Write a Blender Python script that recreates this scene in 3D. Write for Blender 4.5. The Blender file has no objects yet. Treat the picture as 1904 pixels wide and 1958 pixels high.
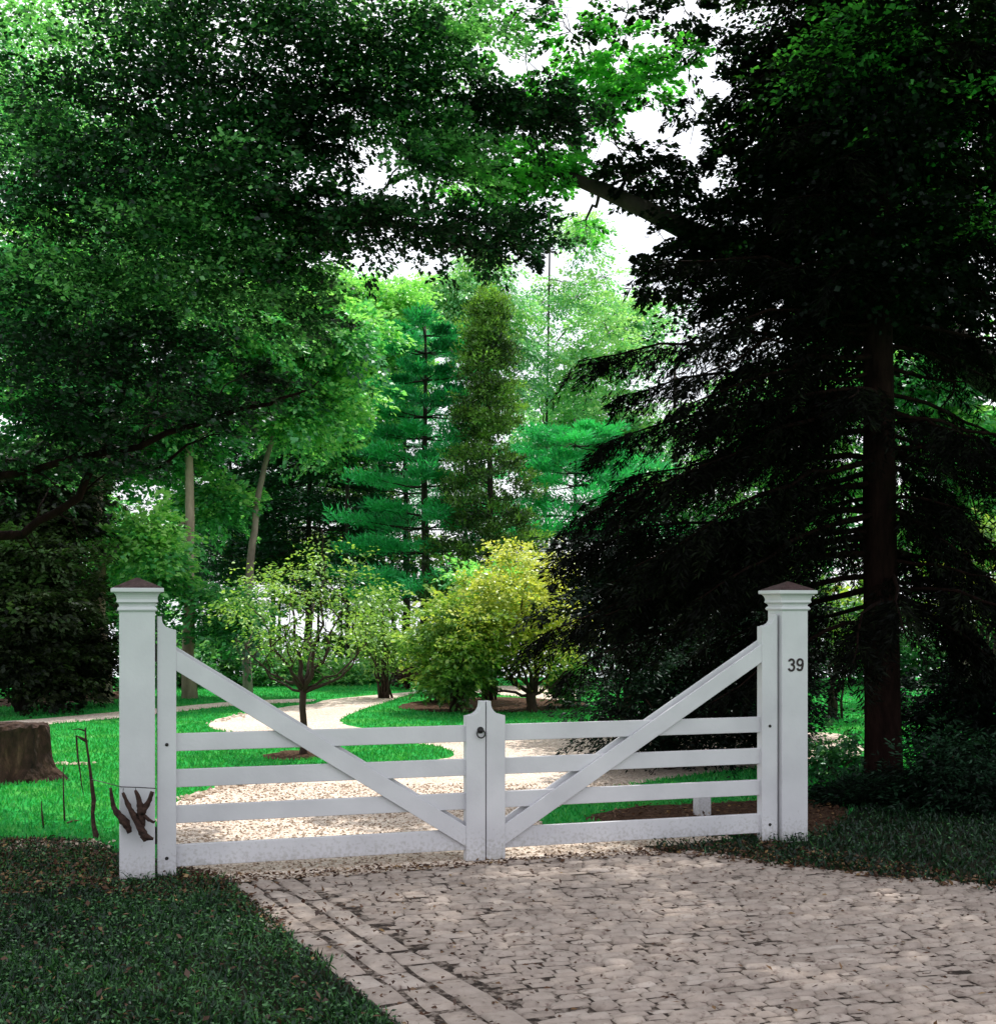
import bpy, bmesh, math
import numpy as np
from mathutils import Vector, Matrix
from mathutils.geometry import tessellate_polygon

scene = bpy.context.scene
COL = scene.collection
RNG = np.random.default_rng(39)

# ------------------------------------------------------------------ camera model
F, H, CX, HY = 2500.0, 1.58, 952.0, 1156.0      # focal length, eye height, centre column and horizon row


def P(x, y, Y):
    """a point at depth Y seen at picture position x, y"""
    return np.array([(x - CX) / F * Y, Y, H - (y - HY) / F * Y])


def G(x, y, z=0.0):
    """a point on the ground"""
    Y = F * (H - z) / (y - HY)
    return np.array([(x - CX) / F * Y, Y, z])


# ------------------------------------------------------------------ object helpers
def empty(name, loc, rz=0.0):
    o = bpy.data.objects.new(name, None)
    COL.objects.link(o)
    o.location = [float(v) for v in loc]
    o.rotation_euler = (0, 0, rz)
    o.empty_display_size = .2
    return o


def tag(o, label=None, cat=None, group=None, kind=None):
    if label: o['label'] = label
    if cat: o['category'] = cat
    if group: o['group'] = group
    if kind: o['kind'] = kind
    return o


def thing(name, label, cat, loc=(0, 0, 0), rz=0.0, group=None):
    return tag(empty(name, loc, rz), label, cat, group)


def link_mesh(name, me, mat, parent=None):
    o = bpy.data.objects.new(name, me)
    COL.objects.link(o)
    if mat is not None and not me.materials:
        me.materials.append(mat)
    if parent is not None:
        o.parent = parent
        o.matrix_parent_inverse = Matrix.Identity(4)
    return o


class MB:
    """collects boxes, prisms, tubes and lathes in one mesh"""
    def __init__(self):
        self.v, self.f, self.t = [], [], []

    def add(self, vs, fs, tint=.5):
        n = len(self.v)
        self.v += [tuple(float(c) for c in p) for p in vs]
        self.f += [tuple(i + n for i in f) for f in fs]
        self.t += [tint] * len(fs)

    def box(self, x0, x1, y0, y1, z0, z1):
        self.add([(x0, y0, z0), (x1, y0, z0), (x1, y1, z0), (x0, y1, z0), (x0, y0, z1), (x1, y0, z1), (x1, y1, z1), (x0, y1, z1)],
                 [(3, 2, 1, 0), (4, 5, 6, 7), (0, 1, 5, 4), (1, 2, 6, 5), (2, 3, 7, 6), (3, 0, 4, 7)])

    def prism(self, poly, y0, y1):
        """polygon in x, z extruded along y"""
        n = len(poly)
        vs = [(x, y0, z) for x, z in poly] + [(x, y1, z) for x, z in poly]
        self.add(vs, [tuple(range(n)), tuple(range(2 * n - 1, n - 1, -1))] + [(i, i + n, (i + 1) % n + n, (i + 1) % n) for i in range(n)])

    def frustum(self, w0, z0, w1, z1, cx=0, cy=0, cap0=True, cap1=True):
        a, b = w0 / 2, w1 / 2
        vs = [(cx - a, cy - a, z0), (cx + a, cy - a, z0), (cx + a, cy + a, z0), (cx - a, cy + a, z0),
              (cx - b, cy - b, z1), (cx + b, cy - b, z1), (cx + b, cy + b, z1), (cx - b, cy + b, z1)]
        fs = [(0, 1, 5, 4), (1, 2, 6, 5), (2, 3, 7, 6), (3, 0, 4, 7)]
        if cap0: fs.append((3, 2, 1, 0))
        if cap1: fs.append((4, 5, 6, 7))
        self.add(vs, fs)

    def tube(self, pts, rad, sides=8, rough=0.0, cap=True):
        pts = [np.asarray(p, float) for p in pts]
        m = len(pts)
        if np.isscalar(rad): rad = [rad] * m
        vs, fs = [], []
        t0 = pts[1] - pts[0]
        ref = np.array([1., 0, 0]) if abs(t0[0]) < .9 * np.linalg.norm(t0) else np.array([0, 1., 0])
        for i, p in enumerate(pts):
            t = pts[min(i + 1, m - 1)] - pts[max(i - 1, 0)]
            t = t / (np.linalg.norm(t) + 1e-9)
            a = ref - t * ref.dot(t); a /= np.linalg.norm(a) + 1e-9
            ref = a
            b = np.cross(t, a)
            for k in range(sides):
                th = 2 * math.pi * k / sides
                r = rad[i] * (1 + rough * (RNG.random() - .5))
                vs.append(p + r * (math.cos(th) * a + math.sin(th) * b))
        for i in range(m - 1):
            for k in range(sides):
                k2 = (k + 1) % sides
                fs.append((i * sides + k, i * sides + k2, (i + 1) * sides + k2, (i + 1) * sides + k))
        if cap:
            fs.append(tuple(range(sides - 1, -1, -1)))
            fs.append(tuple((m - 1) * sides + k for k in range(sides)))
        self.add(vs, fs)

    def build(self, name, mat, parent=None, smooth=False, bevel=0.0):
        me = bpy.data.meshes.new(name)
        me.from_pydata(self.v, [], self.f)
        at = me.attributes.new('tint', 'FLOAT', 'FACE')
        at.data.foreach_set('value', np.array(self.t, np.float32))
        if smooth:
            me.polygons.foreach_set('use_smooth', np.ones(len(me.polygons), bool))
        me.update()
        o = link_mesh(name, me, mat, parent)
        if bevel:
            bm = bmesh.new(); bm.from_mesh(me)
            bmesh.ops.recalc_face_normals(bm, faces=bm.faces)
            bmesh.ops.bevel(bm, geom=[e for e in bm.edges if e.is_manifold and e.calc_face_angle(0) > .5], offset=bevel, segments=2, affect='EDGES', profile=.5)
            bm.to_mesh(me); bm.free()
        return o


def nrm(a):
    return a / (np.linalg.norm(a, axis=-1, keepdims=True) + 1e-9)


class Leaves:
    """many small leaf faces in one mesh"""
    def __init__(self):
        self.V, self.T = [], []

    def add(self, pos, axis, nor, L, W, tint, fold=.18):
        axis = nrm(axis)
        side = nrm(np.cross(axis, nor))
        up = np.cross(side, axis)
        L = np.broadcast_to(np.asarray(L, float), (len(pos),))[:, None]
        W = np.broadcast_to(np.asarray(W, float), (len(pos),))[:, None]
        m = pos + axis * L * .45
        q = np.stack([pos, m + side * W * .5 + up * W * fold, pos + axis * L, m - side * W * .5 + up * W * fold], 1)
        self.V.append(q.reshape(-1, 3))
        self.T.append(np.broadcast_to(np.asarray(tint, float), (len(pos),)))

    def count(self):
        return sum(len(t) for t in self.T)

    def build(self, name, mat, parent=None):
        V = np.concatenate(self.V).astype(np.float32)
        T = np.concatenate(self.T).astype(np.float32)
        n = len(T)
        me = bpy.data.meshes.new(name)
        me.vertices.add(4 * n); me.loops.add(4 * n); me.polygons.add(n)
        me.vertices.foreach_set('co', V.ravel())
        me.loops.foreach_set('vertex_index', np.arange(4 * n, dtype=np.int32))
        me.polygons.foreach_set('loop_start', np.arange(0, 4 * n, 4, dtype=np.int32))
        me.polygons.foreach_set('loop_total', np.full(n, 4, np.int32))
        at = me.attributes.new('tint', 'FLOAT', 'FACE')
        at.data.foreach_set('value', T)
        me.update(calc_edges=True)
        return link_mesh(name, me, mat, parent)


UP = np.array([0, 0, 1.])


def sprays(buf, base, d, length, n, wr=.35, L=.06, W=.04, droop=.3, tint=.5, flat=.05, jit=.45, tj=.15, hang=.25):
    """flat leafy twigs: n leaves on each of the M twigs that start at base and run along d"""
    M = len(base)
    d = nrm(d)
    length = np.broadcast_to(np.asarray(length, float), (M,))
    lat = nrm(np.cross(d, UP) + 1e-6)
    pn = nrm(np.cross(lat, d) + RNG.normal(0, .25, (M, 3)))
    t = RNG.random((M, n)) ** .8
    s = RNG.uniform(-1, 1, (M, n))
    wid = (length[:, None] * wr) * np.sin(np.pi * np.clip(t, .03, 1) ** .75 * .93 + .12)
    c = base[:, None] + d[:, None] * (length[:, None] * t)[..., None]
    c = c - UP * (droop * length[:, None] * t * t)[..., None]
    pos = c + lat[:, None] * (s * wid)[..., None] + pn[:, None] * (RNG.normal(0, 1, (M, n)) * flat * length[:, None])[..., None]
    ax = d[:, None] * .7 + lat[:, None] * (np.sign(s) * .7)[..., None] + RNG.normal(0, jit * .6, (M, n, 3)) - UP * hang
    no = pn[:, None] + RNG.normal(0, jit, (M, n, 3))
    k = M * n
    sc = RNG.uniform(.65, 1.25, k)
    tt = np.broadcast_to(np.asarray(tint, float), (M,))[:, None] + RNG.normal(0, tj, (M, n))
    buf.add(pos.reshape(-1, 3), ax.reshape(-1, 3), no.reshape(-1, 3), L * sc, W * sc, np.clip(tt, 0, 1).ravel())


def inball(n):
    v = nrm(RNG.normal(0, 1, (n, 3)))
    return v * (RNG.random((n, 1)) ** .45)


def clump(buf, c, r, ns, nl, lead=None, slen=.6, tint=.5, tvar=.12, **kw):
    """sprays growing out of an ellipsoid c, r"""
    q = inball(ns)
    base = c + q * r
    d = q * np.array([1, 1, .35]) + RNG.normal(0, .35, (ns, 3)) * np.array([1, 1, .4])
    if lead is not None:
        d = d * .6 + np.asarray(lead)
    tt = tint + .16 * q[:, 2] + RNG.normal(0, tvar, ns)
    sprays(buf, base, d, slen * RNG.uniform(.6, 1.3, ns), nl, tint=tt, **kw)
    return base


def bend(p0, p1, sag=0.0, wig=.05, n=6):
    p0, p1 = np.asarray(p0, float), np.asarray(p1, float)
    t = np.linspace(0, 1, n)[:, None]
    L = np.linalg.norm(p1 - p0)
    w = RNG.normal(0, wig * L, (n, 3)); w[0] = 0; w[-1] = 0
    return p0 + (p1 - p0) * t + UP * (sag * L * np.sin(np.pi * t)) + w * np.sin(np.pi * t)


# ------------------------------------------------------------------ materials
def nodes(name):
    m = bpy.data.materials.new(name)
    m.use_nodes = True
    nt = m.node_tree
    nt.nodes.clear()
    return m, nt, nt.nodes, nt.links


def N(ns, typ, **kw):
    n = ns.new(typ)
    for k, v in kw.items():
        if k.startswith('i_'):
            n.inputs[k[2:].replace('_', ' ')].default_value = v
        else:
            setattr(n, k, v)
    return n


def ramp(ns, stops):
    r = ns.new('ShaderNodeValToRGB')
    e = r.color_ramp.elements
    while len(e) < len(stops): e.new(.5)
    for k, (p, c) in enumerate(stops):
        e[k].position = p
        e[k].color = (*c, 1)
    return r


def leaf_mat(name, dark, mid, light, trans=.35, tr_col=None, gloss=.05):
    m, nt, ns, ln = nodes(name)
    at = N(ns, 'ShaderNodeAttribute', attribute_name='tint')
    r = ramp(ns, [(.1, dark), (.5, mid), (.9, light)])
    ln.new(at.outputs['Fac'], r.inputs[0])
    d = N(ns, 'ShaderNodeBsdfDiffuse')
    t = N(ns, 'ShaderNodeBsdfTranslucent')
    ln.new(r.outputs[0], d.inputs[0])
    hs = N(ns, 'ShaderNodeMix', data_type='RGBA', blend_type='MULTIPLY')
    hs.inputs[0].default_value = 1
    hs.inputs[7].default_value = (*(tr_col or (1.5, 1.9, .6)), 1)
    ln.new(r.outputs[0], hs.inputs[6])
    ln.new(hs.outputs[2], t.inputs[0])
    mx = N(ns, 'ShaderNodeMixShader')
    mx.inputs[0].default_value = trans
    ln.new(d.outputs[0], mx.inputs[1]); ln.new(t.outputs[0], mx.inputs[2])
    g = N(ns, 'ShaderNodeBsdfGlossy')
    g.inputs['Color'].default_value = (.8, .9, .9, 1); g.inputs['Roughness'].default_value = .38
    m2 = N(ns, 'ShaderNodeMixShader'); m2.inputs[0].default_value = gloss
    ln.new(mx.outputs[0], m2.inputs[1]); ln.new(g.outputs[0], m2.inputs[2])
    o = N(ns, 'ShaderNodeOutputMaterial')
    ln.new(m2.outputs[0], o.inputs[0])
    return m


def noise_mat(name, stops, scale=5.0, detail=6, rough=.8, bump=.3, bscale=40.0, stretch=(1, 1, 1), attr=0.0, dist=.02, spec=.3, coord='Object', second=None):
    """noise coloured surface; attr mixes the per-face tint into the noise"""
    m, nt, ns, ln = nodes(name)
    tc = N(ns, 'ShaderNodeTexCoord')
    mp = N(ns, 'ShaderNodeMapping'); mp.inputs['Scale'].default_value = stretch
    ln.new(tc.outputs[coord], mp.inputs[0])
    n1 = N(ns, 'ShaderNodeTexNoise'); n1.inputs['Scale'].default_value = scale; n1.inputs['Detail'].default_value = detail; n1.inputs['Roughness'].default_value = .65
    ln.new(mp.outputs[0], n1.inputs['Vector'])
    r = ramp(ns, stops)
    fac = n1.outputs['Fac']
    if attr:
        at = N(ns, 'ShaderNodeAttribute', attribute_name='tint')
        ma = N(ns, 'ShaderNodeMix', data_type='FLOAT'); ma.inputs[0].default_value = attr
        ln.new(fac, ma.inputs[2]); ln.new(at.outputs['Fac'], ma.inputs[3])
        fac = ma.outputs[0]
    ln.new(fac, r.inputs[0])
    col = r.outputs[0]
    if second:
        sc, lo, hi, c2 = second
        n3 = N(ns, 'ShaderNodeTexNoise'); n3.inputs['Scale'].default_value = sc; n3.inputs['Detail'].default_value = 5
        ln.new(tc.outputs[coord], n3.inputs['Vector'])
        mr = N(ns, 'ShaderNodeMapRange'); mr.inputs[1].default_value = lo; mr.inputs[2].default_value = hi
        ln.new(n3.outputs['Fac'], mr.inputs[0])
        mc = N(ns, 'ShaderNodeMix', data_type='RGBA')
        ln.new(mr.outputs[0], mc.inputs[0]); ln.new(col, mc.inputs[6]); mc.inputs[7].default_value = (*c2, 1)
        col = mc.outputs[2]
    b = N(ns, 'ShaderNodeBsdfPrincipled')
    b.inputs['Roughness'].default_value = rough
    b.inputs['Specular IOR Level'].default_value = spec
    ln.new(col, b.inputs['Base Color'])
    if bump:
        n2 = N(ns, 'ShaderNodeTexNoise'); n2.inputs['Scale'].default_value = bscale; n2.inputs['Detail'].default_value = 4
        ln.new(mp.outputs[0], n2.inputs['Vector'])
        bp = N(ns, 'ShaderNodeBump'); bp.inputs['Strength'].default_value = bump; bp.inputs['Distance'].default_value = dist
        ln.new(n2.outputs['Fac'], bp.inputs['Height']); ln.new(bp.outputs[0], b.inputs['Normal'])
    o = N(ns, 'ShaderNodeOutputMaterial')
    ln.new(b.outputs[0], o.inputs[0])
    return m


def gravel_mat(name, c_lo, c_mid, c_hi, scale=70.0):
    m, nt, ns, ln = nodes(name)
    tc = N(ns, 'ShaderNodeTexCoord')
    vo = N(ns, 'ShaderNodeTexVoronoi'); vo.inputs['Scale'].default_value = scale
    ln.new(tc.outputs['Object'], vo.inputs['Vector'])
    sep = N(ns, 'ShaderNodeSeparateColor'); ln.new(vo.outputs['Color'], sep.inputs[0])
    big = N(ns, 'ShaderNodeTexNoise'); big.inputs['Scale'].default_value = 1.3; big.inputs['Detail'].default_value = 5
    ln.new(tc.outputs['Object'], big.inputs['Vector'])
    mx = N(ns, 'ShaderNodeMix', data_type='FLOAT'); mx.inputs[0].default_value = .4
    ln.new(sep.outputs[0], mx.inputs[2]); ln.new(big.outputs['Fac'], mx.inputs[3])
    r = ramp(ns, [(.12, c_lo), (.4, c_mid), (.85, c_hi)])
    ln.new(mx.outputs[0], r.inputs[0])
    b = N(ns, 'ShaderNodeBsdfPrincipled'); b.inputs['Roughness'].default_value = .9; b.inputs['Specular IOR Level'].default_value = .2
    ln.new(r.outputs[0], b.inputs['Base Color'])
    bp = N(ns, 'ShaderNodeBump'); bp.inputs['Strength'].default_value = .8; bp.inputs['Distance'].default_value = .012; bp.invert = True
    ln.new(vo.outputs['Distance'], bp.inputs['Height']); ln.new(bp.outputs[0], b.inputs['Normal'])
    o = N(ns, 'ShaderNodeOutputMaterial'); ln.new(b.outputs[0], o.inputs[0])
    return m


M = {}
M['beech'] = leaf_mat('beech_leaf', (.005, .015, .006), (.029, .108, .037), (.30, .64, .24), .42, (1.25, 1.5, .8), gloss=.03)
M['maple'] = leaf_mat('maple_leaf', (.016, .10, .035), (.10, .40, .14), (.38, .66, .20), .46, (1.25, 1.6, .8))
M['pale'] = leaf_mat('pale_leaf', (.07, .24, .10), (.20, .50, .22), (.42, .62, .24), .46, (1.25, 1.5, .8))
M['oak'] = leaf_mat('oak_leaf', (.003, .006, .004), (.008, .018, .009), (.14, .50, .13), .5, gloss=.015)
M['yellow'] = leaf_mat('yellow_leaf', (.16, .28, .05), (.46, .54, .09), (.74, .76, .17), .44, (1.2, 1.2, .6))
M['gold_green'] = leaf_mat('gold_green_leaf', (.06, .16, .03), (.22, .42, .08), (.55, .62, .12), .40, (1.2, 1.3, .7))
M['small_tree'] = leaf_mat('small_tree_leaf', (.06, .15, .03), (.17, .34, .06), (.38, .54, .13), .42, (1.2, 1.3, .6))
M['shrub'] = leaf_mat('shrub_leaf', (.02, .12, .04), (.09, .32, .11), (.27, .52, .16), .40, (1.3, 1.6, .8))
M['pine'] = leaf_mat('pine_needle', (.006, .07, .03), (.03, .34, .13), (.07, .60, .22), .32, (1.2, 1.6, .7))
M['arbor'] = leaf_mat('cypress_leaf', (.02, .045, .014), (.11, .22, .05), (.27, .50, .11), .38, (1.3, 1.4, .5))
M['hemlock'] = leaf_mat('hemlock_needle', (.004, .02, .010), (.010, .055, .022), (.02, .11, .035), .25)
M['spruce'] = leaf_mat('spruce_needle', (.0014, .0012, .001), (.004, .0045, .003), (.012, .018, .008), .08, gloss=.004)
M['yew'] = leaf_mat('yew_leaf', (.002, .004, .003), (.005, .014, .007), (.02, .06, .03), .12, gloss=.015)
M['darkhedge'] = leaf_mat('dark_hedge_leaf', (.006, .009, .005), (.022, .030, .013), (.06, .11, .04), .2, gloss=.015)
M['redleaf'] = leaf_mat('red_leaf', (.02, .006, .006), (.06, .02, .015), (.10, .05, .03), .25, (1, 1, 1))
M['grass'] = leaf_mat('grass_blade', (.004, .011, .005), (.011, .042, .015), (.085, .22, .075), .22, gloss=.03)
M['lawngrass'] = leaf_mat('lawn_blade', (.012, .21, .035), (.028, .34, .07), (.11, .46, .10), .32, (1.2, 1.2, .6), gloss=.02)
M['litter'] = leaf_mat('leaf_litter', (.05, .022, .014), (.12, .06, .035), (.34, .22, .09), .15, (1, 1, 1), gloss=.03)
M['bark'] = noise_mat('dark_bark', [(.3, (.012, .008, .007)), (.6, (.035, .025, .02)), (.8, (.06, .045, .035))], 9, bump=.8, bscale=22, stretch=(1, 1, .22), dist=.03)
M['bark_spruce'] = noise_mat('spruce_bark', [(.3, (.004, .0021, .0018)), (.6, (.013, .0065, .0055)), (.8, (.028, .0145, .012))], 14, bump=.8, bscale=30, stretch=(1, 1, .3), dist=.03, spec=.03)
M['bark_pale'] = noise_mat('pale_bark', [(.3, (.18, .13, .10)), (.6, (.42, .33, .26)), (.8, (.58, .48, .38))], 6, bump=.6, bscale=14, stretch=(1, 1, .25), dist=.04)
M['bark_pink'] = noise_mat('pinkish_bark', [(.3, (.12, .09, .08)), (.7, (.36, .28, .25))], 6, bump=.5, bscale=14, stretch=(1, 1, .3), dist=.03)
M['bark_fine'] = noise_mat('small_tree_bark', [(.3, (.02, .011, .008)), (.7, (.055, .032, .022))], 30, bump=.5, bscale=60, stretch=(1, 1, .3), dist=.01)
M['white_paint'] = noise_mat('white_paint', [(.25, (.54, .525, .585)), (.6, (.61, .595, .655)), (.85, (.65, .64, .69))], 3.0, rough=.42, bump=.12, bscale=60, stretch=(1, 1, 1), dist=.003, spec=.4, second=(7.0, .60, .85, (.48, .475, .49)))
M['cap_roof'] = noise_mat('cap_shingle', [(.3, (.035, .018, .018)), (.7, (.11, .07, .07))], 30, rough=.55, bump=.4, bscale=90, dist=.006)
M['iron'] = noise_mat('black_iron', [(.3, (.008, .007, .007)), (.7, (.02, .018, .018))], 40, rough=.45, bump=.2, bscale=100, dist=.002)
M['number'] = noise_mat('dark_number_paint', [(.3, (.02, .012, .014)), (.7, (.03, .018, .02))], 40, rough=.5, bump=0)
M['lawn'] = noise_mat('lawn', [(.25, (.012, .20, .035)), (.5, (.024, .32, .06)), (.75, (.07, .42, .08))], 2.2, rough=.95, bump=.6, bscale=120, dist=.03, spec=.05, second=(1.1, .5, .75, (.10, .34, .06)))
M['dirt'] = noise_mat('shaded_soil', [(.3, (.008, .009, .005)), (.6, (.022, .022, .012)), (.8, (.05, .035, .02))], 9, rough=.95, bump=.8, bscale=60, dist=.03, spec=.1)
M['mulch'] = noise_mat('mulch', [(.3, (.025, .012, .008)), (.55, (.09, .05, .032)), (.8, (.22, .14, .09))], 28, rough=.95, bump=1, bscale=60, dist=.03, spec=.1)
M['gravel'] = gravel_mat('drive_gravel', (.24, .15, .10), (.66, .53, .43), (.84, .76, .68), 75)
M['pebble'] = noise_mat('pebble', [(.2, (.16, .11, .075)), (.5, (.40, .30, .22)), (.9, (.64, .55, .46))], 20, rough=.85, bump=.3, bscale=80, attr=.7)
M['sett'] = noise_mat('granite_sett', [(.15, (.17, .135, .11)), (.4, (.30, .248, .215)), (.62, (.39, .33, .29)), (.85, (.49, .43, .39))], 16, rough=.85, bump=.55, bscale=55, attr=.40, dist=.010, spec=.2, second=(30, .58, .74, (.15, .105, .09)))
M['joint'] = noise_mat('joint_grit', [(.42, (.022, .014, .010)), (.5, (.08, .058, .047)), (.58, (.26, .215, .185))], 22, rough=.95, bump=.8, bscale=90)
M['stump'] = noise_mat('stump_wood', [(.3, (.012, .006, .004)), (.55, (.05, .026, .017)), (.8, (.14, .08, .05))], 12, rough=.95, bump=1, bscale=30, stretch=(1, 1, .35), dist=.04)
M['wood_dead'] = noise_mat('dead_wood', [(.3, (.015, .007, .006)), (.6, (.05, .026, .02)), (.85, (.16, .10, .07))], 30, rough=.9, bump=.8, bscale=60, dist=.01)
M['hill'] = noise_mat('far_shore', [(.3, (.10, .16, .15)), (.7, (.16, .22, .20))], .05, rough=1, bump=0)


def paint_mat():
    m, nt, ns, ln = nodes('weathered_white_paint')
    tc = N(ns, 'ShaderNodeTexCoord')
    n1 = N(ns, 'ShaderNodeTexNoise'); n1.inputs['Scale'].default_value = 3; n1.inputs['Detail'].default_value = 7
    ln.new(tc.outputs['Object'], n1.inputs['Vector'])
    r = ramp(ns, [(.3, (.50, .497, .53)), (.6, (.58, .577, .61)), (.8, (.63, .625, .655))])
    ln.new(n1.outputs['Fac'], r.inputs[0])
    sp = N(ns, 'ShaderNodeSeparateXYZ'); ln.new(tc.outputs['Object'], sp.inputs[0])
    n2 = N(ns, 'ShaderNodeTexNoise'); n2.inputs['Scale'].default_value = 60; n2.inputs['Detail'].default_value = 8
    ln.new(tc.outputs['Object'], n2.inputs['Vector'])
    low = N(ns, 'ShaderNodeMapRange'); low.inputs[1].default_value = .30; low.inputs[2].default_value = -.02; low.inputs[3].default_value = 0; low.inputs[4].default_value = .5
    ln.new(sp.outputs[2], low.inputs[0])
    ad = N(ns, 'ShaderNodeMath', operation='ADD'); ln.new(low.outputs[0], ad.inputs[0]); ln.new(n2.outputs['Fac'], ad.inputs[1])
    gr = N(ns, 'ShaderNodeMapRange'); gr.inputs[1].default_value = .74; gr.inputs[2].default_value = 1.25; gr.inputs[4].default_value = .8
    ln.new(ad.outputs[0], gr.inputs[0])
    mc = N(ns, 'ShaderNodeMix', data_type='RGBA'); ln.new(gr.outputs[0], mc.inputs[0]); ln.new(r.outputs[0], mc.inputs[6]); mc.inputs[7].default_value = (.22, .21, .16, 1)
    b = N(ns, 'ShaderNodeBsdfPrincipled'); b.inputs['Roughness'].default_value = .5; b.inputs['Specular IOR Level'].default_value = .35
    ln.new(mc.outputs[2], b.inputs['Base Color'])
    n3 = N(ns, 'ShaderNodeTexNoise'); n3.inputs['Scale'].default_value = 45; n3.inputs['Detail'].default_value = 5
    ln.new(tc.outputs['Object'], n3.inputs['Vector'])
    bp = N(ns, 'ShaderNodeBump'); bp.inputs['Strength'].default_value = .25; bp.inputs['Distance'].default_value = .004
    ln.new(n3.outputs['Fac'], bp.inputs['Height']); ln.new(bp.outputs[0], b.inputs['Normal'])
    o = N(ns, 'ShaderNodeOutputMaterial'); ln.new(b.outputs[0], o.inputs[0])
    return m


M['white_paint'] = paint_mat()


def water_mat():
    m, nt, ns, ln = nodes('lake_water')
    b = N(ns, 'ShaderNodeBsdfPrincipled')
    b.inputs['Base Color'].default_value = (.45, .48, .55, 1); b.inputs['Roughness'].default_value = .12
    b.inputs['Specular IOR Level'].default_value = .8
    tc = N(ns, 'ShaderNodeTexCoord')
    n2 = N(ns, 'ShaderNodeTexNoise'); n2.inputs['Scale'].default_value = .8; n2.inputs['Detail'].default_value = 4
    ln.new(tc.outputs['Object'], n2.inputs['Vector'])
    bp = N(ns, 'ShaderNodeBump'); bp.inputs['Strength'].default_value = .25; bp.inputs['Distance'].default_value = .1
    ln.new(n2.outputs['Fac'], bp.inputs['Height']); ln.new(bp.outputs[0], b.inputs['Normal'])
    o = N(ns, 'ShaderNodeOutputMaterial'); ln.new(b.outputs[0], o.inputs[0])
    return m


M['water'] = water_mat()

# ------------------------------------------------------------------ setting: ground, drive, paving, lake


def ground_z(X, Y):
    s = np.clip((Y - 28.0) / 22.0, 0, 1)
    return -5.0 * s * s * (3 - 2 * s)


def grid_mesh(name, xs, ys, zf, mat, kind='structure'):
    X, Y = np.meshgrid(xs, ys)
    Z = zf(X, Y)
    V = np.stack([X, Y, Z], -1).reshape(-1, 3)
    nx, ny = len(xs), len(ys)
    f = [(j * nx + i, j * nx + i + 1, (j + 1) * nx + i + 1, (j + 1) * nx + i) for j in range(ny - 1) for i in range(nx - 1)]
    me = bpy.data.meshes.new(name)
    me.from_pydata(V.tolist(), [], f)
    me.polygons.foreach_set('use_smooth', np.ones(len(f), bool))
    o = link_mesh(name, me, mat)
    o['kind'] = kind
    return o


xs = np.concatenate([[-400, -200, -100, -60], np.linspace(-40, 40, 41), [60, 100, 200, 400]])
ys = np.concatenate([[-300, -120, -50, -20], np.linspace(-8, 56, 49), [70, 100, 160]])
grid_mesh('ground', xs, ys, ground_z, M['lawn'])


def catmull(pts, k=6):
    pts = [np.asarray(p, float) for p in pts]
    n = len(pts)
    out = []
    for i in range(n):
        p0, p1, p2, p3 = pts[i - 1], pts[i], pts[(i + 1) % n], pts[(i + 2) % n]
        for j in range(k):
            t = j / k
            out.append(.5 * ((2 * p1) + (-p0 + p2) * t + (2 * p0 - 5 * p1 + 4 * p2 - p3) * t * t + (-p0 + 3 * p1 - 3 * p2 + p3) * t ** 3))
    return out


def sheet(name, pts, z, mat, smooth=True, rough=0.0, k=6):
    """a flat sheet on the ground with an uneven outline"""
    if smooth: pts = catmull(pts, k)
    if rough:
        pts = [p + RNG.normal(0, rough, len(p)) for p in pts]
    vs = [Vector((float(p[0]), float(p[1]), z)) for p in pts]
    tris = tessellate_polygon([vs])
    me = bpy.data.meshes.new(name)
    fs = []
    for a, b, c in tris:
        nz = (vs[b] - vs[a]).cross(vs[c] - vs[a]).z
        fs.append((a, b, c) if nz > 0 else (a, c, b))
    me.from_pydata([tuple(v) for v in vs], [], fs)
    o = link_mesh(name, me, mat)
    o['kind'] = 'structure'
    return o, np.array([(p[0], p[1]) for p in vs])


def inside(pts, poly):
    x, y = pts[:, 0], pts[:, 1]
    r = np.zeros(len(pts), bool)
    j = len(poly) - 1
    for i in range(len(poly)):
        xi, yi, xj, yj = *poly[i], *poly[j]
        c = ((yi > y) != (yj > y)) & (x < (xj - xi) * (y - yi) / (yj - yi + 1e-12) + xi)
        r ^= c
        j = i
    return r


g2 = lambda x, y: G(x, y)[:2]
# gravel drive: in through the gate, one arm to the right, the other round behind the right-hand lawn
drive_px = [(330, 1700), (335, 1620), (300, 1568), (352, 1528), (440, 1502), (560, 1486), (700, 1468), (800, 1458), (868, 1446), (845, 1430), (780, 1420), (690, 1411), (600, 1405),
            (500, 1404), (430, 1399), (398, 1387), (430, 1372), (490, 1362), (560, 1350), (600, 1346), (625, 1339), (690, 1332), (770, 1325), (840, 1319), (930, 1313), (1040, 1312), (1120, 1320), (1090, 1340), (1010, 1334),
            (920, 1326), (840, 1322), (790, 1327), (740, 1342), (690, 1358), (655, 1374), (660, 1386), (720, 1396), (850, 1402), (1000, 1402), (1140, 1396), (1300, 1398), (1460, 1402), (1600, 1404), (1650, 1440), (1560, 1462), (1450, 1470),
            (1330, 1482), (1220, 1500), (1130, 1520), (1060, 1548), (1035, 1568), (1060, 1582), (1200, 1590), (1400, 1602), (1440, 1625), (1300, 1650), (900, 1690), (600, 1705)]
drive, drive_poly = sheet('driveway', [g2(*p) for p in drive_px], .004, M['gravel'], rough=.012, k=6)
path_px = [(-260, 1412), (-60, 1398), (80, 1387), (225, 1374), (340, 1362), (440, 1351), (540, 1345), (590, 1343), (600, 1338), (540, 1338), (440, 1343), (340, 1352), (225, 1362), (80, 1375), (-60, 1384), (-260, 1392)]
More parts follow.
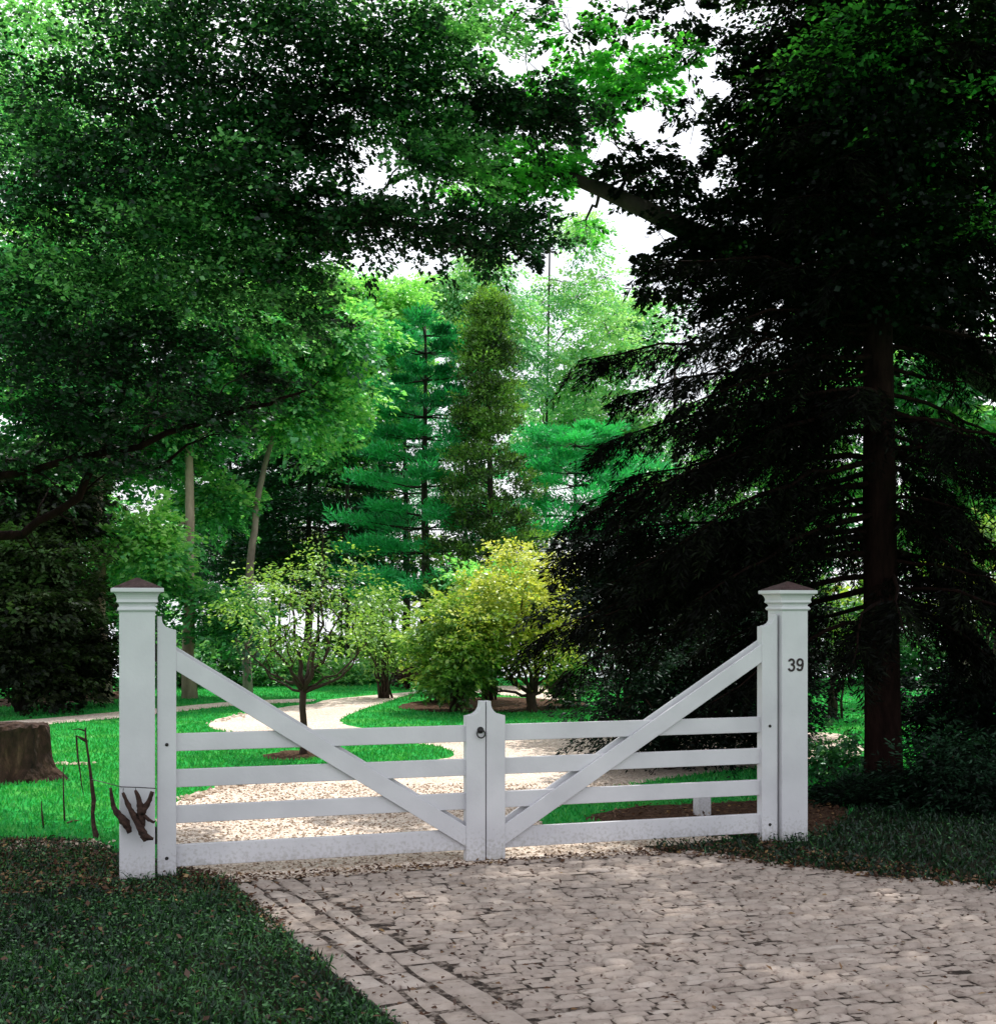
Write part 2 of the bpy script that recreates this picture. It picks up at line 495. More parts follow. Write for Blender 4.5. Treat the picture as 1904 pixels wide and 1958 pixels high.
path, path_poly = sheet('garden_path', [g2(*p) for p in path_px], .006, M['gravel'], rough=.012)
# shaded soil under the trees in front, either side of the paving
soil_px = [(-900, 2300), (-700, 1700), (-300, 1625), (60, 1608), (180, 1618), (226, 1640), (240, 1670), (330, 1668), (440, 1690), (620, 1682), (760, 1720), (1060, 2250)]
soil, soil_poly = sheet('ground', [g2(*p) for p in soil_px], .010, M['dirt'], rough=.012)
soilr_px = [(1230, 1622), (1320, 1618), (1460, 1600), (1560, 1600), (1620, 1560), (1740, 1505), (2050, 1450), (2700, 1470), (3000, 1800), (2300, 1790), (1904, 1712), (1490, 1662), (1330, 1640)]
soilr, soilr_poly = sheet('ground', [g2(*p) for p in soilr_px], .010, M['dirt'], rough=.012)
bed_px = [(780, 1345), (850, 1337), (950, 1334), (1080, 1340), (1130, 1350), (1050, 1360), (930, 1364), (830, 1362), (760, 1354)]
bed, bed_poly = sheet('mulch_bed', [g2(*p) for p in bed_px], .008, M['mulch'], rough=.03)
ring_px = [(505, 1445), (560, 1436), (612, 1440), (618, 1449), (560, 1455), (515, 1453)]
ring, ring_poly = sheet('mulch_bed', [g2(*p) for p in ring_px], .008, M['mulch'], rough=.02)
bedr_px = [(1130, 1562), (1240, 1545), (1350, 1540), (1460, 1535), (1580, 1535), (1620, 1560), (1570, 1600), (1450, 1604), (1260, 1592), (1150, 1580)]
bedr, bedr_poly = sheet('mulch_bed', [g2(*p) for p in bedr_px], .014, M['mulch'], rough=.03)
bedl_px = [(-300, 1345), (-100, 1340), (100, 1332), (240, 1322), (260, 1332), (120, 1346), (-80, 1356), (-300, 1362)]
bedl, bedl_poly = sheet('mulch_bed', [g2(*p) for p in bedl_px], .008, M['mulch'], rough=.03)

lake = grid_mesh('lake', np.array([-2500., -300, 0, 300, 2500]), np.array([40., 120, 400, 1200, 2600]), lambda X, Y: X * 0 - 3.2, M['water'])
grid_mesh('far_shore', np.linspace(-2400, 2400, 60), np.array([1500., 1600, 1750, 1900]), lambda X, Y: -6 + (Y > 1550) * (9 + 5 * np.sin(X * .006) + 3 * np.sin(X * .021)) * (Y < 1800) + (Y >= 1800) * 2, M['hill'])

# granite sett apron
GA = math.radians(17.31)
GL = np.array([-2.0386, 7.3970])
ux = np.array([math.cos(GA), math.sin(GA)]); uy = np.array([-ux[1], ux[0]])
apron = np.array([g2(*p) for p in [(440, 1697), (640, 1680), (930, 1657), (1330, 1634), (1490, 1656), (1904, 1703), (2600, 1790), (3400, 2600), (1300, 2430), (740, 1951)]])
sheet('cobbled_apron', list(apron), .012, M['joint'], smooth=False)
eA, eB = g2(440, 1697), g2(740, 1951)
ed = (eB - eA) / np.linalg.norm(eB - eA); en = np.array([-ed[1], ed[0]])
if en[0] < 0: en = -en


def sett(mb, c, du, dv, lu, lv, h, tint, bot=0.0):
    """one worn stone: bevelled block with an uneven crown"""
    cs = [(-1, -1), (1, -1), (1, 1), (-1, 1)]
    sg = RNG.normal(0, .0045, (4, 2))
    lo, mid, top = [], [], []
    tx, ty = RNG.normal(0, .03, 2)
    for i, (a, b) in enumerate(cs):
        pu, pv = a * lu / 2 + sg[i, 0], b * lv / 2 + sg[i, 1]
        p = c + du * pu + dv * pv
        z = h + tx * pu + ty * pv
        lo.append((p[0], p[1], bot)); mid.append((p[0], p[1], z - .010))
        q = c + du * (pu - a * lu * .10) + dv * (pv - b * lv * .14)
        top.append((q[0], q[1], z + RNG.normal(0, .0018)))
    ctr = [(c[0], c[1], h + .005 + RNG.normal(0, .003))]
    vs = lo + mid + top + ctr
    fs = []
    for i in range(4):
        j = (i + 1) % 4
        fs += [(i, j, 4 + j, 4 + i), (4 + i, 4 + j, 8 + j, 8 + i), (8 + i, 8 + j, 12)]
    mb.add(vs, fs, tint)


mb = MB()
edge_w = [(.0, .115), (.125, .12), (.255, .12)]
for off, w in edge_w:
    s = -.02
    while s < 5.2:
        l = RNG.uniform(.20, .34)
        sett(mb, eA + ed * (s + l / 2) + en * (off * (1 + .10 * s) + w * (1 + .1 * s) / 2 + RNG.normal(0, .004)), ed, en, l - .012, w * (1 + .1 * s) - .012, .022 + RNG.normal(0, .003), float(np.clip(RNG.normal(.62, .2), 0, 1)))
        s += l
v = -9.0
while v < .6:
    rw = RNG.uniform(.050, .072)
    s = -4 + RNG.uniform(0, .2)
    wob = RNG.uniform(0, 6.28)
    while s < 9:
        l = RNG.uniform(.075, .16)
        c = GL + ux * (s + l / 2) + uy * (v + rw / 2 + .07 * math.sin(s * 1.1 + v * .5) + .05 * math.sin(s * 2.7 + v * .9 + 1) + RNG.normal(0, .006))
        rel = c - eA
        a_, b_ = rel.dot(ed), rel.dot(en)
        if b_ > (.375 + .035) * (1 + .10 * a_) and 2.0 < c[1] < 9 and c[0] < 5.6 and inside(c[None], apron)[0]:
            sett(mb, c, ux, uy, l - RNG.uniform(-.003, .010), rw - RNG.uniform(-.002, .009), .020 + RNG.normal(0, .0045), float(np.clip(RNG.normal(.52, .16), 0, 1)))
        s += l
    v += rw
so = mb.build('cobblestones', M['sett'], None, smooth=True)
so['kind'] = 'structure'

# ------------------------------------------------------------------ gate posts
def cap_post(name, label, base, roof_label=None):
    root = thing(name, label, 'gate post', (base[0], base[1], 0), GA)
    w = .192
    cy = w / 2
    m = MB(); m.frustum(w, -.15, w, 1.578, 0, cy)
    m.build('shaft', M['white_paint'], root, bevel=.004)
    m = MB()
    m.frustum(w + .003, 1.578, w + .003, 1.663, 0, cy, cap0=False, cap1=False)
    m.frustum(w + .012, 1.541, w + .026, 1.551, 0, cy); m.frustum(w + .026, 1.551, w + .010, 1.566, 0, cy)
    m.frustum(w + .012, 1.585, w + .034, 1.594, 0, cy); m.frustum(w + .034, 1.594, w + .026, 1.610, 0, cy)
    m.build('moulding', M['white_paint'], root)
    m = MB()
    prof = [(w + .026, 1.6105), (w + .030, 1.622), (w + .040, 1.635), (w + .056, 1.645), (w + .074, 1.650)]
    for (a, za), (b, zb) in zip(prof, prof[1:]): m.frustum(a, za, b, zb, 0, cy, cap0=False, cap1=False)
    m.build('cove', M['white_paint'], root)
    m = MB(); m.frustum(.286, 1.650, .286, 1.674, 0, cy)
    m.build('cap', M['white_paint'], root, bevel=.004)
    m = MB(); m.frustum(.262, 1.6745, .262, 1.679, 0, cy); m.frustum(.262, 1.6795, .012, 1.734, 0, cy)
    m.build('cap_roof', M['cap_roof'], root)
    return root


Lb = GL
Rb = GL + ux * 4.192
postL = cap_post('gate_post', 'white square gate post with driftwood hung in front of its foot', Lb)
postR = cap_post('gate_post', 'white square gate post bearing the house number 39 beside the dark spruce', Rb)


def arc(cx, cz, rx, rz, a0, a1, n=14):
    return [(cx + rx * math.cos(t), cz + rz * math.sin(t)) for t in np.radians(np.linspace(a0, a1, n))]


def digit(strokes, parent, x0, z0, w, label):
    """a numeral cut from flat strokes of width w standing 4 mm off the post"""
    m = MB()
    for k, st in enumerate(strokes):
        p = np.array(st)
        t = np.gradient(p, axis=0); t /= np.linalg.norm(t, axis=1, keepdims=True)
        nn = np.column_stack([-t[:, 1], t[:, 0]]) * w / 2
        a_, b_ = p + nn, p - nn
        yb, yf = -.0005, -.004 - .0003 * k
        n = len(p)
        vs = [(x0 + q[0], yf, z0 + q[1]) for q in a_] + [(x0 + q[0], yf, z0 + q[1]) for q in b_] + [(x0 + q[0], yb, z0 + q[1]) for q in a_] + [(x0 + q[0], yb, z0 + q[1]) for q in b_]
        fs = []
        for i in range(n - 1):
            fs += [(i, n + i, n + i + 1, i + 1), (i, i + 1, 2 * n + i + 1, 2 * n + i), (n + i, 3 * n + i, 3 * n + i + 1, n + i + 1)]
        fs += [(0, 2 * n, 3 * n, n), (n - 1, 2 * n - 1, 4 * n - 1, 3 * n - 1)]
        m.add(vs, fs)
    m.build('number_digit', M['number'], parent)['label'] = label


digit([arc(0, .0205, .0205, .0205, 195, 437, 18) + [(-.004, .0405)], [(-.004, .0408)] + arc(0, .0575, .0185, .0170, -72, 168, 18)], postR, -.028, 1.143, .0138, 'digit 3 of the house number')
digit([arc(0, .054, .0200, .0205, 0, 360, 26), arc(-.002, .045, .0220, .0435, 8, -40, 8) + arc(-.003, .0225, .0195, .0205, -25, -160, 12)], postR, .036, 1.143, .0138, 'digit 9 of the house number')

# ------------------------------------------------------------------ gate leaves
RAILS = [(.735, .837), (.527, .630), (.320, .421), (.070, .197)]


def stile_poly(x_hi, x_lo, z0, z_hi, z_lo):
    """stile with a swept top that drops in a hollow curve from x_hi side to x_lo side"""
    dx = x_lo - x_hi
    a = x_hi + dx * .24
    pts = [(x_hi, z0), (x_hi, z_hi), (a, z_hi)]
    pts.append((a, z_hi - .012))
    x1 = x_hi + dx * .78
    zc = z_lo + .004
    for k in range(1, 9):
        th = k / 8 * math.pi / 2
        pts.append((a + (x1 - a) * (1 - math.cos(th)), (z_hi - .012) - (z_hi - .012 - zc) * math.sin(th)))
    pts += [(x1, zc - .003), (x_lo, z_lo - .003), (x_lo, z0)]
    if dx < 0: pts = pts[::-1]
    return pts


def gate_leaf(label, h0, h1, m0, m1, sgn, ring):
    """h0-h1 hinge stile, m0-m1 meeting stile along the gate line"""
    root = thing('gate_leaf', label, 'gate', (GL[0], GL[1], 0), GA)
    yf, yb = .030, .100
    z0 = .018
    hs = MB()
    hs.prism(stile_poly(h0, h1, z0, 1.512, 1.437), yf, yb)
    hs.build('hinge_stile', M['white_paint'], root, bevel=.003)
    ms = MB()
    ms.prism(stile_poly(m1, m0, .006, .985, .898), yf, yb)
    mo = ms.build('meeting_stile', M['white_paint'], root, bevel=.003)
    a, b = (h1, m0) if sgn > 0 else (m0, h1)
    for zl, zh in RAILS:
        r = MB(); r.box(a - .012, b + .012, .060, .092, zl, zh)
        r.build('rail', M['white_paint'], root, bevel=.004)
    br = MB()
    e = .008 * sgn
    poly = [(h1 - e, 1.204), (h1 - e, 1.322), (m0 + e, .215), (m0 + e, .089)]
    if sgn > 0: poly = poly[::-1]
    br.prism(poly, .036, .058)
    br.build('brace', M['white_paint'], root, bevel=.003)
    bk = MB()
    poly = [(h1 - e, 1.222), (h1 - e, 1.344), (m0 + e, .237), (m0 + e, .111)]
    if sgn > 0: poly = poly[::-1]
    bk.prism(poly, .094, .116)
    bk.build('back_brace', M['white_paint'], root, bevel=.003)
    hc = (h0 + h1) / 2
    for z in (.778, .128):
        bo = MB()
        bo.tube([(hc, yf + .004, z), (hc, yf - .004, z), (hc, yf - .007, z)], [.010, .010, .006], 12)
        bo.build('bolt', M['iron'], root, smooth=True)
    for z in (1.30, .25):
        hg = MB()
        g0, g1 = (h0 - .03, h0 + .03) if sgn > 0 else (h0 - .03, h0 + .03)
        hg.tube([(h0 - .008 * sgn, .105, z - .05), (h0 - .008 * sgn, .105, z + .05)], .008, 8)
        hg.build('hinge', M['iron'], root, smooth=True)
    if ring:
        rx = m0 + .088
        pl = MB()
        pl.tube([(rx, yf + .003, .808), (rx, yf - .004, .808), (rx, yf - .010, .808), (rx, yf - .022, .808), (rx, yf - .028, .808)], [.021, .021, .012, .012, .003], 16)
        h = pl.build('ring_handle', M['iron'], root, smooth=True)
        rr = MB()
        rr.tube([(rx + .025 * math.sin(t), yf - .016 - .004 * math.cos(t), .787 - .025 * math.cos(t)) for t in np.linspace(0, 2 * math.pi, 25)], .0045, 8, cap=False)
        rr.build('ring', M['iron'], h, smooth=True)
        kh = MB()
        kh.tube([(rx + .006, yf + .004, .70), (rx + .006, yf - .002, .70)], .004, 8)
    else:
        db = MB()
        db.tube([(m0 - .035, yf - .012, .20), (m0 - .035, yf - .012, -.02)], .006, 8)
        # drop bolt stays behind the stile
    return root


gate_leaf('white five-bar gate leaf with the black ring handle, hung on the post with driftwood', .110, .215, 1.943, 2.0645, 1, True)
gate_leaf('white five-bar gate leaf without a handle, hung on the post numbered 39', 4.079, 3.965, 2.192, 2.0715, -1, False)

# low white stop post behind the right-hand leaf
b = G(1342, 1562)
sp = thing('stop_post', 'short white stop post on the ground behind the right gate leaf', 'post', (b[0], b[1], 0), GA)
m = MB(); m.frustum(.10, -.05, .10, .17, 0, 0); m.build('shaft', M['white_paint'], sp, bevel=.004)
m = MB(); m.frustum(.11, .17, .11, .18, 0, 0); m.frustum(.11, .1805, .02, .195, 0, 0); m.build('cap', M['white_paint'], sp)

# ------------------------------------------------------------------ driftwood, wire, dead sapling, stump at the left
YW = 7.33


def pl(pts, Y=YW, dy=None):
    return [P(x, y, Y + (dy[i] if dy else 0)) for i, (x, y) in enumerate(pts)]


w = MB()
w.tube(pl([(176, 1491), (205, 1498), (232, 1505), (265, 1506), (298, 1508)], 7.34, [.9, .4, -.0, -.0, -.0]), .0028, 6)
tag(w.build('wire', M['iron'], None, smooth=True), 'thin dark wire strung from the dead sapling across the gate post', 'wire')


def drift(label, stems):
    root = thing('driftwood', label, 'driftwood', P(stems[0][0][0][0], stems[0][0][0][1], YW), 0, 'driftwood pieces hanging on the wire')
    inv = Vector(root.location)
    m = MB()
    for pts, rad in stems:
        q = []
        r2 = []
        for i in range(len(pts) - 1):
            for t in (0, .33, .66):
                q.append(np.array(pts[i]) * (1 - t) + np.array(pts[i + 1]) * t)
                r2.append(rad[i] * (1 - t) + rad[i + 1] * t)
        q.append(np.array(pts[-1])); r2.append(rad[-1])
        m.tube([P(x, y, YW + RNG.normal(0, .004)) - np.array(inv) for x, y in q], [r / F * YW for r in r2], 9, rough=.45)
    m.build('wood', M['wood_dead'], root, smooth=True)
    h = MB()
    x, y = stems[0][0][0]
    h.tube([P(x, y + 3, YW) - np.array(inv), P(x + 1, 1503 if x < 225 else 1507, YW) - np.array(inv)], .0018, 5)
    h.build('thread', M['iron'], root)
    return root


drift('driftwood piece hanging farthest from the gate leaf, its club end over the post edge',
      [([(211.5, 1507), (214, 1528), (218, 1545), (228, 1559), (240, 1574), (248, 1592)], [2.5, 4, 5, 7, 8.5, 5])])
drift('long slanting driftwood piece in the middle, reaching lowest on the gate post',
      [([(235, 1516), (243, 1535), (251, 1552), (262, 1571), (270, 1588), (278, 1600), (293, 1605)], [2.5, 4.5, 5.5, 6.5, 7.5, 7, 2.5]),
       ([(270, 1586), (275, 1600), (277, 1609)], [6, 6, 3])])
drift('forked driftwood piece nearest the gate leaf, shaped like a Y',
      [([(258.7, 1511), (265, 1526), (268, 1540), (270, 1556), (275, 1581)], [2.5, 4.5, 6.5, 8, 3]),
       ([(291, 1514), (286, 1530), (279, 1543), (271, 1556)], [4, 5, 5, 6]),
       ([(274, 1560), (285, 1568), (294, 1573), (297, 1570)], [4, 3.5, 2.5, 1])])

b = G(190, 1609)
sap = thing('dead_sapling', 'thin twisted dead sapling standing left of the gate post', 'sapling', b)
bb = np.array(b)
m = MB()
Ys = b[1]
m.tube([P(x, y, Ys) - bb for x, y in [(192, 1614), (184, 1598), (179, 1580), (177, 1555), (179, 1530), (177, 1512), (175, 1492), (171, 1465), (168, 1440), (164, 1412), (163, 1392)]],
       [.020, .020, .016, .013, .016, .014, .011, .009, .008, .008, .005], 8, rough=.3)
m.build('trunk', M['wood_dead'], sap, smooth=True)
m = MB()
m.tube([P(x, y, Ys) - bb for x, y in [(166, 1418), (155, 1412), (146, 1407), (147, 1425), (149, 1450), (153, 1475), (156, 1500), (160, 1520)]], [.012, .010, .007, .006, .005, .005, .004, .002], 7, rough=.3)
m.tube([P(x, y, Ys) - bb for x, y in [(163, 1398), (150, 1394), (138, 1396)]], [.006, .005, .002], 6)
m.build('side_stem', M['wood_dead'], sap, smooth=True)
for (xa, ya, xb, yb, lab) in [(121, 1466, 124, 1578, 'taller of two bare upright twigs in the lawn near the dead sapling'), (79, 1532, 84, 1586, 'shorter of two bare upright twigs in the lawn near the dark stump')]:
    bt = G(xb, yb)
    tw = MB()
    tw.tube([P(xb, yb + 3, bt[1]), P((xa + xb) / 2 - 1, (ya + yb) / 2, bt[1]), P(xa, ya, bt[1])], [.008, .006, .003], 6, rough=.3)
    tag(tw.build('bare_twig', M['wood_dead'], None, smooth=True), lab, 'twig')
tw = MB(); tw.tube([G(128, 1574, .02), G(140, 1570, .03), G(152, 1569, .02)], [.006, .007, .003], 6, rough=.3)
tag(tw.build('fallen_twig', M['litter'], None, smooth=True), 'short reddish twig lying on the lawn by the dead sapling', 'twig')

# stump: wide, ragged, cut by the left edge of the picture
b = G(-30, 1500)
st = thing('stump', 'broad dark brown ragged stump on the lawn at the left edge', 'stump', b)
m = MB()
nr = 40
rings = []
for z, r in [(-.05, .66), (.04, .60), (.12, .53), (.25, .49), (.40, .475), (.48, .47), (.50, .44), (.485, .25), (.49, .02)]:
    rings.append((z, r))
vs, fs = [], []
ph = RNG.uniform(0, 6.28, 5)
for z, r in rings:
    for k in range(nr):
        th = 2 * math.pi * k / nr
        fl = 1 + (.10 * math.sin(5 * th + ph[0]) + .05 * math.sin(11 * th + ph[1])) * max(0, 1 - z / .3) + .03 * math.sin(17 * th + ph[2]) + RNG.normal(0, .03)
        vs.append((r * fl * math.cos(th) * .98, r * fl * math.sin(th) * .6 + .3, z + RNG.normal(0, .008)))
for i in range(len(rings) - 1):
    for k in range(nr):
        k2 = (k + 1) % nr
        fs.append((i * nr + k, i * nr + k2, (i + 1) * nr + k2, (i + 1) * nr + k))
m.add(vs, fs)
m.build('bole', M['stump'], st, smooth=False)

# ------------------------------------------------------------------ trees
NB = [0]


def to_local(root, p):
    return np.asarray(p, float) - np.array(root.location)


def broadleaf(name, label, cat, base, trunk_pts, trunk_r, clumps, leaf, bark, L, W, nl=28, slen=.7, limbs=True, group=None, droop=.25, lead=None, kw=None, limb_r=.35, crownname='crown', trunkname='trunk', start=.45, noedge=False):
    """trunk_pts: world points from the ground up; clumps: (centre, radii, sprays, tint)"""
    root = thing(name, label, cat, base, 0, group)
    b = np.array(root.location)
    mb = MB()
    tp = [np.asarray(p) - b for p in trunk_pts]
    n = len(tp)
    # refine the trunk
    q, rr = [], []
    for i in range(n - 1):
        for t in np.linspace(0, 1, 5)[:-1]:
            q.append(tp[i] * (1 - t) + tp[i + 1] * t); rr.append(trunk_r[i] * (1 - t) + trunk_r[i + 1] * t)
    q.append(tp[-1]); rr.append(trunk_r[-1])
    for i in range(1, len(q) - 1): q[i] = q[i] + RNG.normal(0, rr[i] * .18, 3) * np.array([1, 1, 0])
    q[0] = q[0] - UP * .15; rr[0] *= 1.35
    mb.tube(q, rr, 12, rough=.12)
    buf = Leaves()
    k0 = int(len(q) * start)
    nodes_ = [(q[i], rr[i] * .7) for i in range(k0, len(q))]
    qa = np.array(q[k0:])
    order = sorted(range(len(clumps)), key=lambda i: np.linalg.norm(qa - (np.asarray(clumps[i][0]) - b), axis=1).min())
    for ci in order:
        c, r, ns, tint, *ex = clumps[ci]
        sl = ex[0] if ex else slen
        lm = limbs and not (ex and noedge) and not (len(ex) > 1)
        c = np.asarray(c) - b
        r = np.broadcast_to(np.asarray(r, float), (3,))
        if lm:
            # each bough springs from the nearest bough that already stands
            p0, pr = min(nodes_, key=lambda n_: np.linalg.norm(n_[0] - c) + .6 * max(0, n_[0][2] - c[2]))
            ln_ = np.linalg.norm(c - p0)
            r0 = min(pr, limb_r * ln_ * .06 + .012)
            r1 = max(.006, r0 * .5)
            mb.tube(bend(p0, c, .05, .02, 7), np.linspace(r0, r1, 7), 7, rough=.15)
            nodes_.append((c, r1))
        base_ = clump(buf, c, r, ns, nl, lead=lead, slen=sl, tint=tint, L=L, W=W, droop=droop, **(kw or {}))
        if lm:
            for j in RNG.choice(len(base_), min(6, len(base_)), replace=False):
                mb.tube(bend(c, base_[j], .05, .05, 4), np.linspace(max(.008, r0 * .3), .003, 4), 5)
    mb.build(trunkname, M[bark], root, smooth=True)
    buf.build(crownname, M[leaf], root)
    NB[0] += buf.count()
    return root


def ell(x, y, rx, ry, Y, n, tint, ns, frac=.36, dr=None, tv=.14, hole=None):
    """n leaf clumps filling an ellipsoid seen at x, y"""
    c = P(x, y, Y)
    R = np.array([rx / F * Y, dr or rx / F * Y, ry / F * Y])
    out = []
    while len(out) < n:
        q = inball(1)[0]
        p = c + q * R * .85
        rad = R.min() * frac * RNG.uniform(.7, 1.35)
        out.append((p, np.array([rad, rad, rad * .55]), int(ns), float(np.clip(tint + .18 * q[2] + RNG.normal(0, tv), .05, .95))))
    return out


def gz(x, Y):
    return float(ground_z(np.array(x), np.array(Y)))


def far_tree(label, x, Y, wpx, top, crowns, leaf, bark, L=.105, W=.07, lean=0, nl=40, slen=.7, group='trees standing between the lawn and the lake', name='tree', bend_pts=None, kw=None, ns=16, frac=.36, droop=.25):
    X = (x - CX) / F * Y
    z0 = gz(X, Y)
    base = np.array([X, Y, z0])
    r = wpx / F * Y / 2
    if bend_pts:
        pts = [base] + [P(px, py, Y) for px, py in bend_pts]
    else:
        tp = P(x + lean, top, Y)
        pts = [base, base * .6 + tp * .4 + np.array([RNG.normal(0, .08), 0, 0]), tp]
    rad = np.linspace(r, r * .35, len(pts))
    cl = []
    for (cx, cy, rx, ry, n, tint) in crowns:
        cl += ell(cx, cy, rx, ry, Y, n, tint, ns, frac=frac)
    return broadleaf(name, label, 'tree', base, pts, rad, cl, leaf, bark, L, W, nl, slen, group=group, kw=kw, droop=droop)


def conifer(name, label, x, Y, top, bottom, halfw, wpx, leaf, bark, tiers, nb, nl=60, L=.14, W=.028, up=.15, droop=.2, prof=None, tint=.5, group='trees standing between the lawn and the lake', tuft=3, wr=.35, slen=.8, z_top=None, lean=0, kw=None, tvar=.13):
    """straight stem with whorls of flat needled boughs"""
    X = (x - CX) / F * Y
    z0 = gz(X, Y)
    root = thing(name, label, 'tree', (X, Y, z0), 0, group)
    b = np.array([X, Y, z0])
    zt = P(x, top, Y)[2]; zb = P(x, bottom, Y)[2]
    hw = halfw / F * Y
    r = wpx / F * Y / 2
    mb = MB()
    pts = [np.array([RNG.normal(0, r * .2), 0, z]) for z in np.linspace(-.15, zt - z0, 9)]
    mb.tube(pts, np.linspace(r * 1.15, .02, 9), 10, rough=.1)
    buf = Leaves()
    prof = prof or (lambda t: (1 - t) ** .8)
    for i in range(tiers):
        t = (i + RNG.uniform(-.25, .25)) / tiers
        z = zb + (zt - zb) * t - z0
        Rm = hw * prof(max(t, 0)) + .15
        a0 = RNG.uniform(0, 6.28)
        for k in range(nb):
            a = a0 + 6.283 * k / nb + RNG.normal(0, .25)
            R = Rm * RNG.uniform(.6, 1.2)
            d = np.array([math.cos(a), math.sin(a), 0])
            p1 = np.array([0, 0, z]) + d * R + UP * (up * R + RNG.normal(0, .06))
            l = bend([0, 0, z], p1, -.04, .02, 5)
            mb.tube(l, np.linspace(max(.008, r * .22), .005, 5), 5)
            m = tuft
            f = np.linspace(.35, .92, m)[:, None] + RNG.normal(0, .04, (m, 1))
            base = l[0] + (p1 - l[0]) * f + RNG.normal(0, .05 * R, (m, 3)) * np.array([1, 1, .4])
            lat = np.array([-d[1], d[0], 0])
            dd = d + lat * RNG.normal(0, .5, (m, 1)) + UP * .12
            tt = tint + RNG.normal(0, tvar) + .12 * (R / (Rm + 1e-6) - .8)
            sprays(buf, base, dd, slen * R * RNG.uniform(.5, .9, m) + .12, nl, tint=tt, L=L, W=W, wr=wr, droop=droop, **{**dict(flat=.07, jit=.55, hang=-.05), **(kw or {})})
    mb.build('trunk', M[bark], root, smooth=True)
    buf.build('crown', M[leaf], root)
    NB[0] += buf.count()
    return root


# --- the big tree at the left whose boughs hang over the gate
base = np.array([-7.4, 9.8, 0])
tp = [base, base + [.1, 0, 2.5], base + [.3, -.1, 5.5], base + [.6, 0, 9.5]]
cl = []


def near(cl, x, y, Y, rx, ry, ns, tint, dr=.5, sl=None):
    s = Y / F
    cl.append((P(x, y, Y), np.array([rx * s, dr, ry * s]), ns, tint) + ((sl,) if sl else ()))


for (x, y, Y, rx, ry, ns, t) in [
    # upper tiers
    (60, 80, 10.5, 150, 80, 60, .85), (40, 210, 10.8, 130, 60, 60, .66), (250, 60, 10, 170, 60, 70, .45), (240, 190, 10, 180, 60, 80, .28),
    (460, 30, 9.7, 180, 60, 70, .36), (480, 150, 9.6, 180, 60, 80, .20), (670, 80, 9.6, 150, 60, 70, .46), (660, 190, 9.8, 140, 40, 50, .3), (820, 40, 10, 80, 50, 26, .8),
    # middle tiers
    (60, 390, 10, 160, 70, 70, .22), (230, 310, 9.8, 160, 60, 70, .44), (390, 280, 9.6, 140, 50, 70, .22), (430, 370, 9.6, 90, 50, 60, .36), (310, 440, 9.8, 150, 50, 70, .58),
    (110, 530, 10.4, 150, 50, 70, .66), (400, 480, 10, 110, 40, 60, .62),
    # lower tiers
    (40, 640, 10.4, 120, 40, 54, .16), (230, 560, 10.2, 130, 30, 60, .74), (400, 560, 10.2, 90, 30, 44, .64), (150, 680, 10, 110, 30, 40, .10), (40, 760, 10, 90, 40, 44, .14)]:
    near(cl, x, y, Y, rx, ry, ns, max(.06, t - (.14 if x < 260 and y > 280 else .04)))  # far-left shadow masses and lit patches are put into the leaf tint
    if x < 130: cl[-1] = cl[-1] + (.6, 0)
for (x, y, Y, rx, ry, ns, t) in [
    (900, 208, 10, 80, 12, 40, .22), (990, 214, 10, 80, 10, 40, .14), (1060, 222, 10, 40, 8, 12, .2), (790, 240, 9.8, 80, 20, 30, .48), (780, 120, 9.8, 80, 40, 34, .66), (880, 100, 10, 50, 30, 16, .8), (860, 270, 10, 70, 14, 14, .7),
    (560, 430, 9.8, 80, 30, 46, .32), (690, 425, 9.7, 100, 20, 40, .2), (820, 440, 9.7, 110, 22, 46, .16), (930, 450, 9.9, 70, 20, 26, .3), (990, 470, 9.9, 40, 12, 14, .3), (780, 300, 9.8, 70, 22, 26, .6), (860, 325, 10, 80, 20, 18, .8),
    (540, 250, 9.6, 70, 34, 50, .22), (530, 510, 10.2, 70, 34, 36, .56), (610, 400, 9.8, 60, 14, 30, .2),
    (300, 650, 10, 90, 18, 34, .10), (460, 720, 10, 70, 8, 12, .16), (300, 800, 10, 70, 14, 18, .12), (40, 880, 10.6, 90, 40, 36, .36), (400, 770, 10.2, 70, 10, 14, .14), (150, 820, 10.2, 60, 20, 20, .16), (550, 600, 10.2, 70, 24, 26, .5), (220, 890, 10.4, 60, 14, 14, .14)]:
    near(cl, x, y, Y, rx, ry, ns, t, .45, .34)
# unseen boughs added above the camera's view to keep the gate in shade
for gx_ in np.arange(-7.0, 1.3, .85):
    for gy_ in np.arange(6.4, 10.5, .85):
        c = np.array([gx_ + RNG.uniform(-.3, .3), gy_ + RNG.uniform(-.3, .3), 0]); c[2] = max(8.2, 2.6 + .4624 * c[1]) + RNG.uniform(0, .9)
        cl.append((c, np.array([.85, .85, .3]), 36, .4) + ((.6, 0) if gx_ > -6 or gy_ > 7.5 else ()))
beech = broadleaf('beech_tree', 'large dark broadleaf tree whose layered boughs overhang the left half of the view', 'tree', base, tp, [.34, .28, .22, .08], cl, 'beech', 'bark', .047, .031, 74, .60, droop=.22, lead=(.35, -.15, .02), start=.3, limb_r=.12,
          kw=dict(wr=.42, hang=.15, flat=.05, jit=.55))

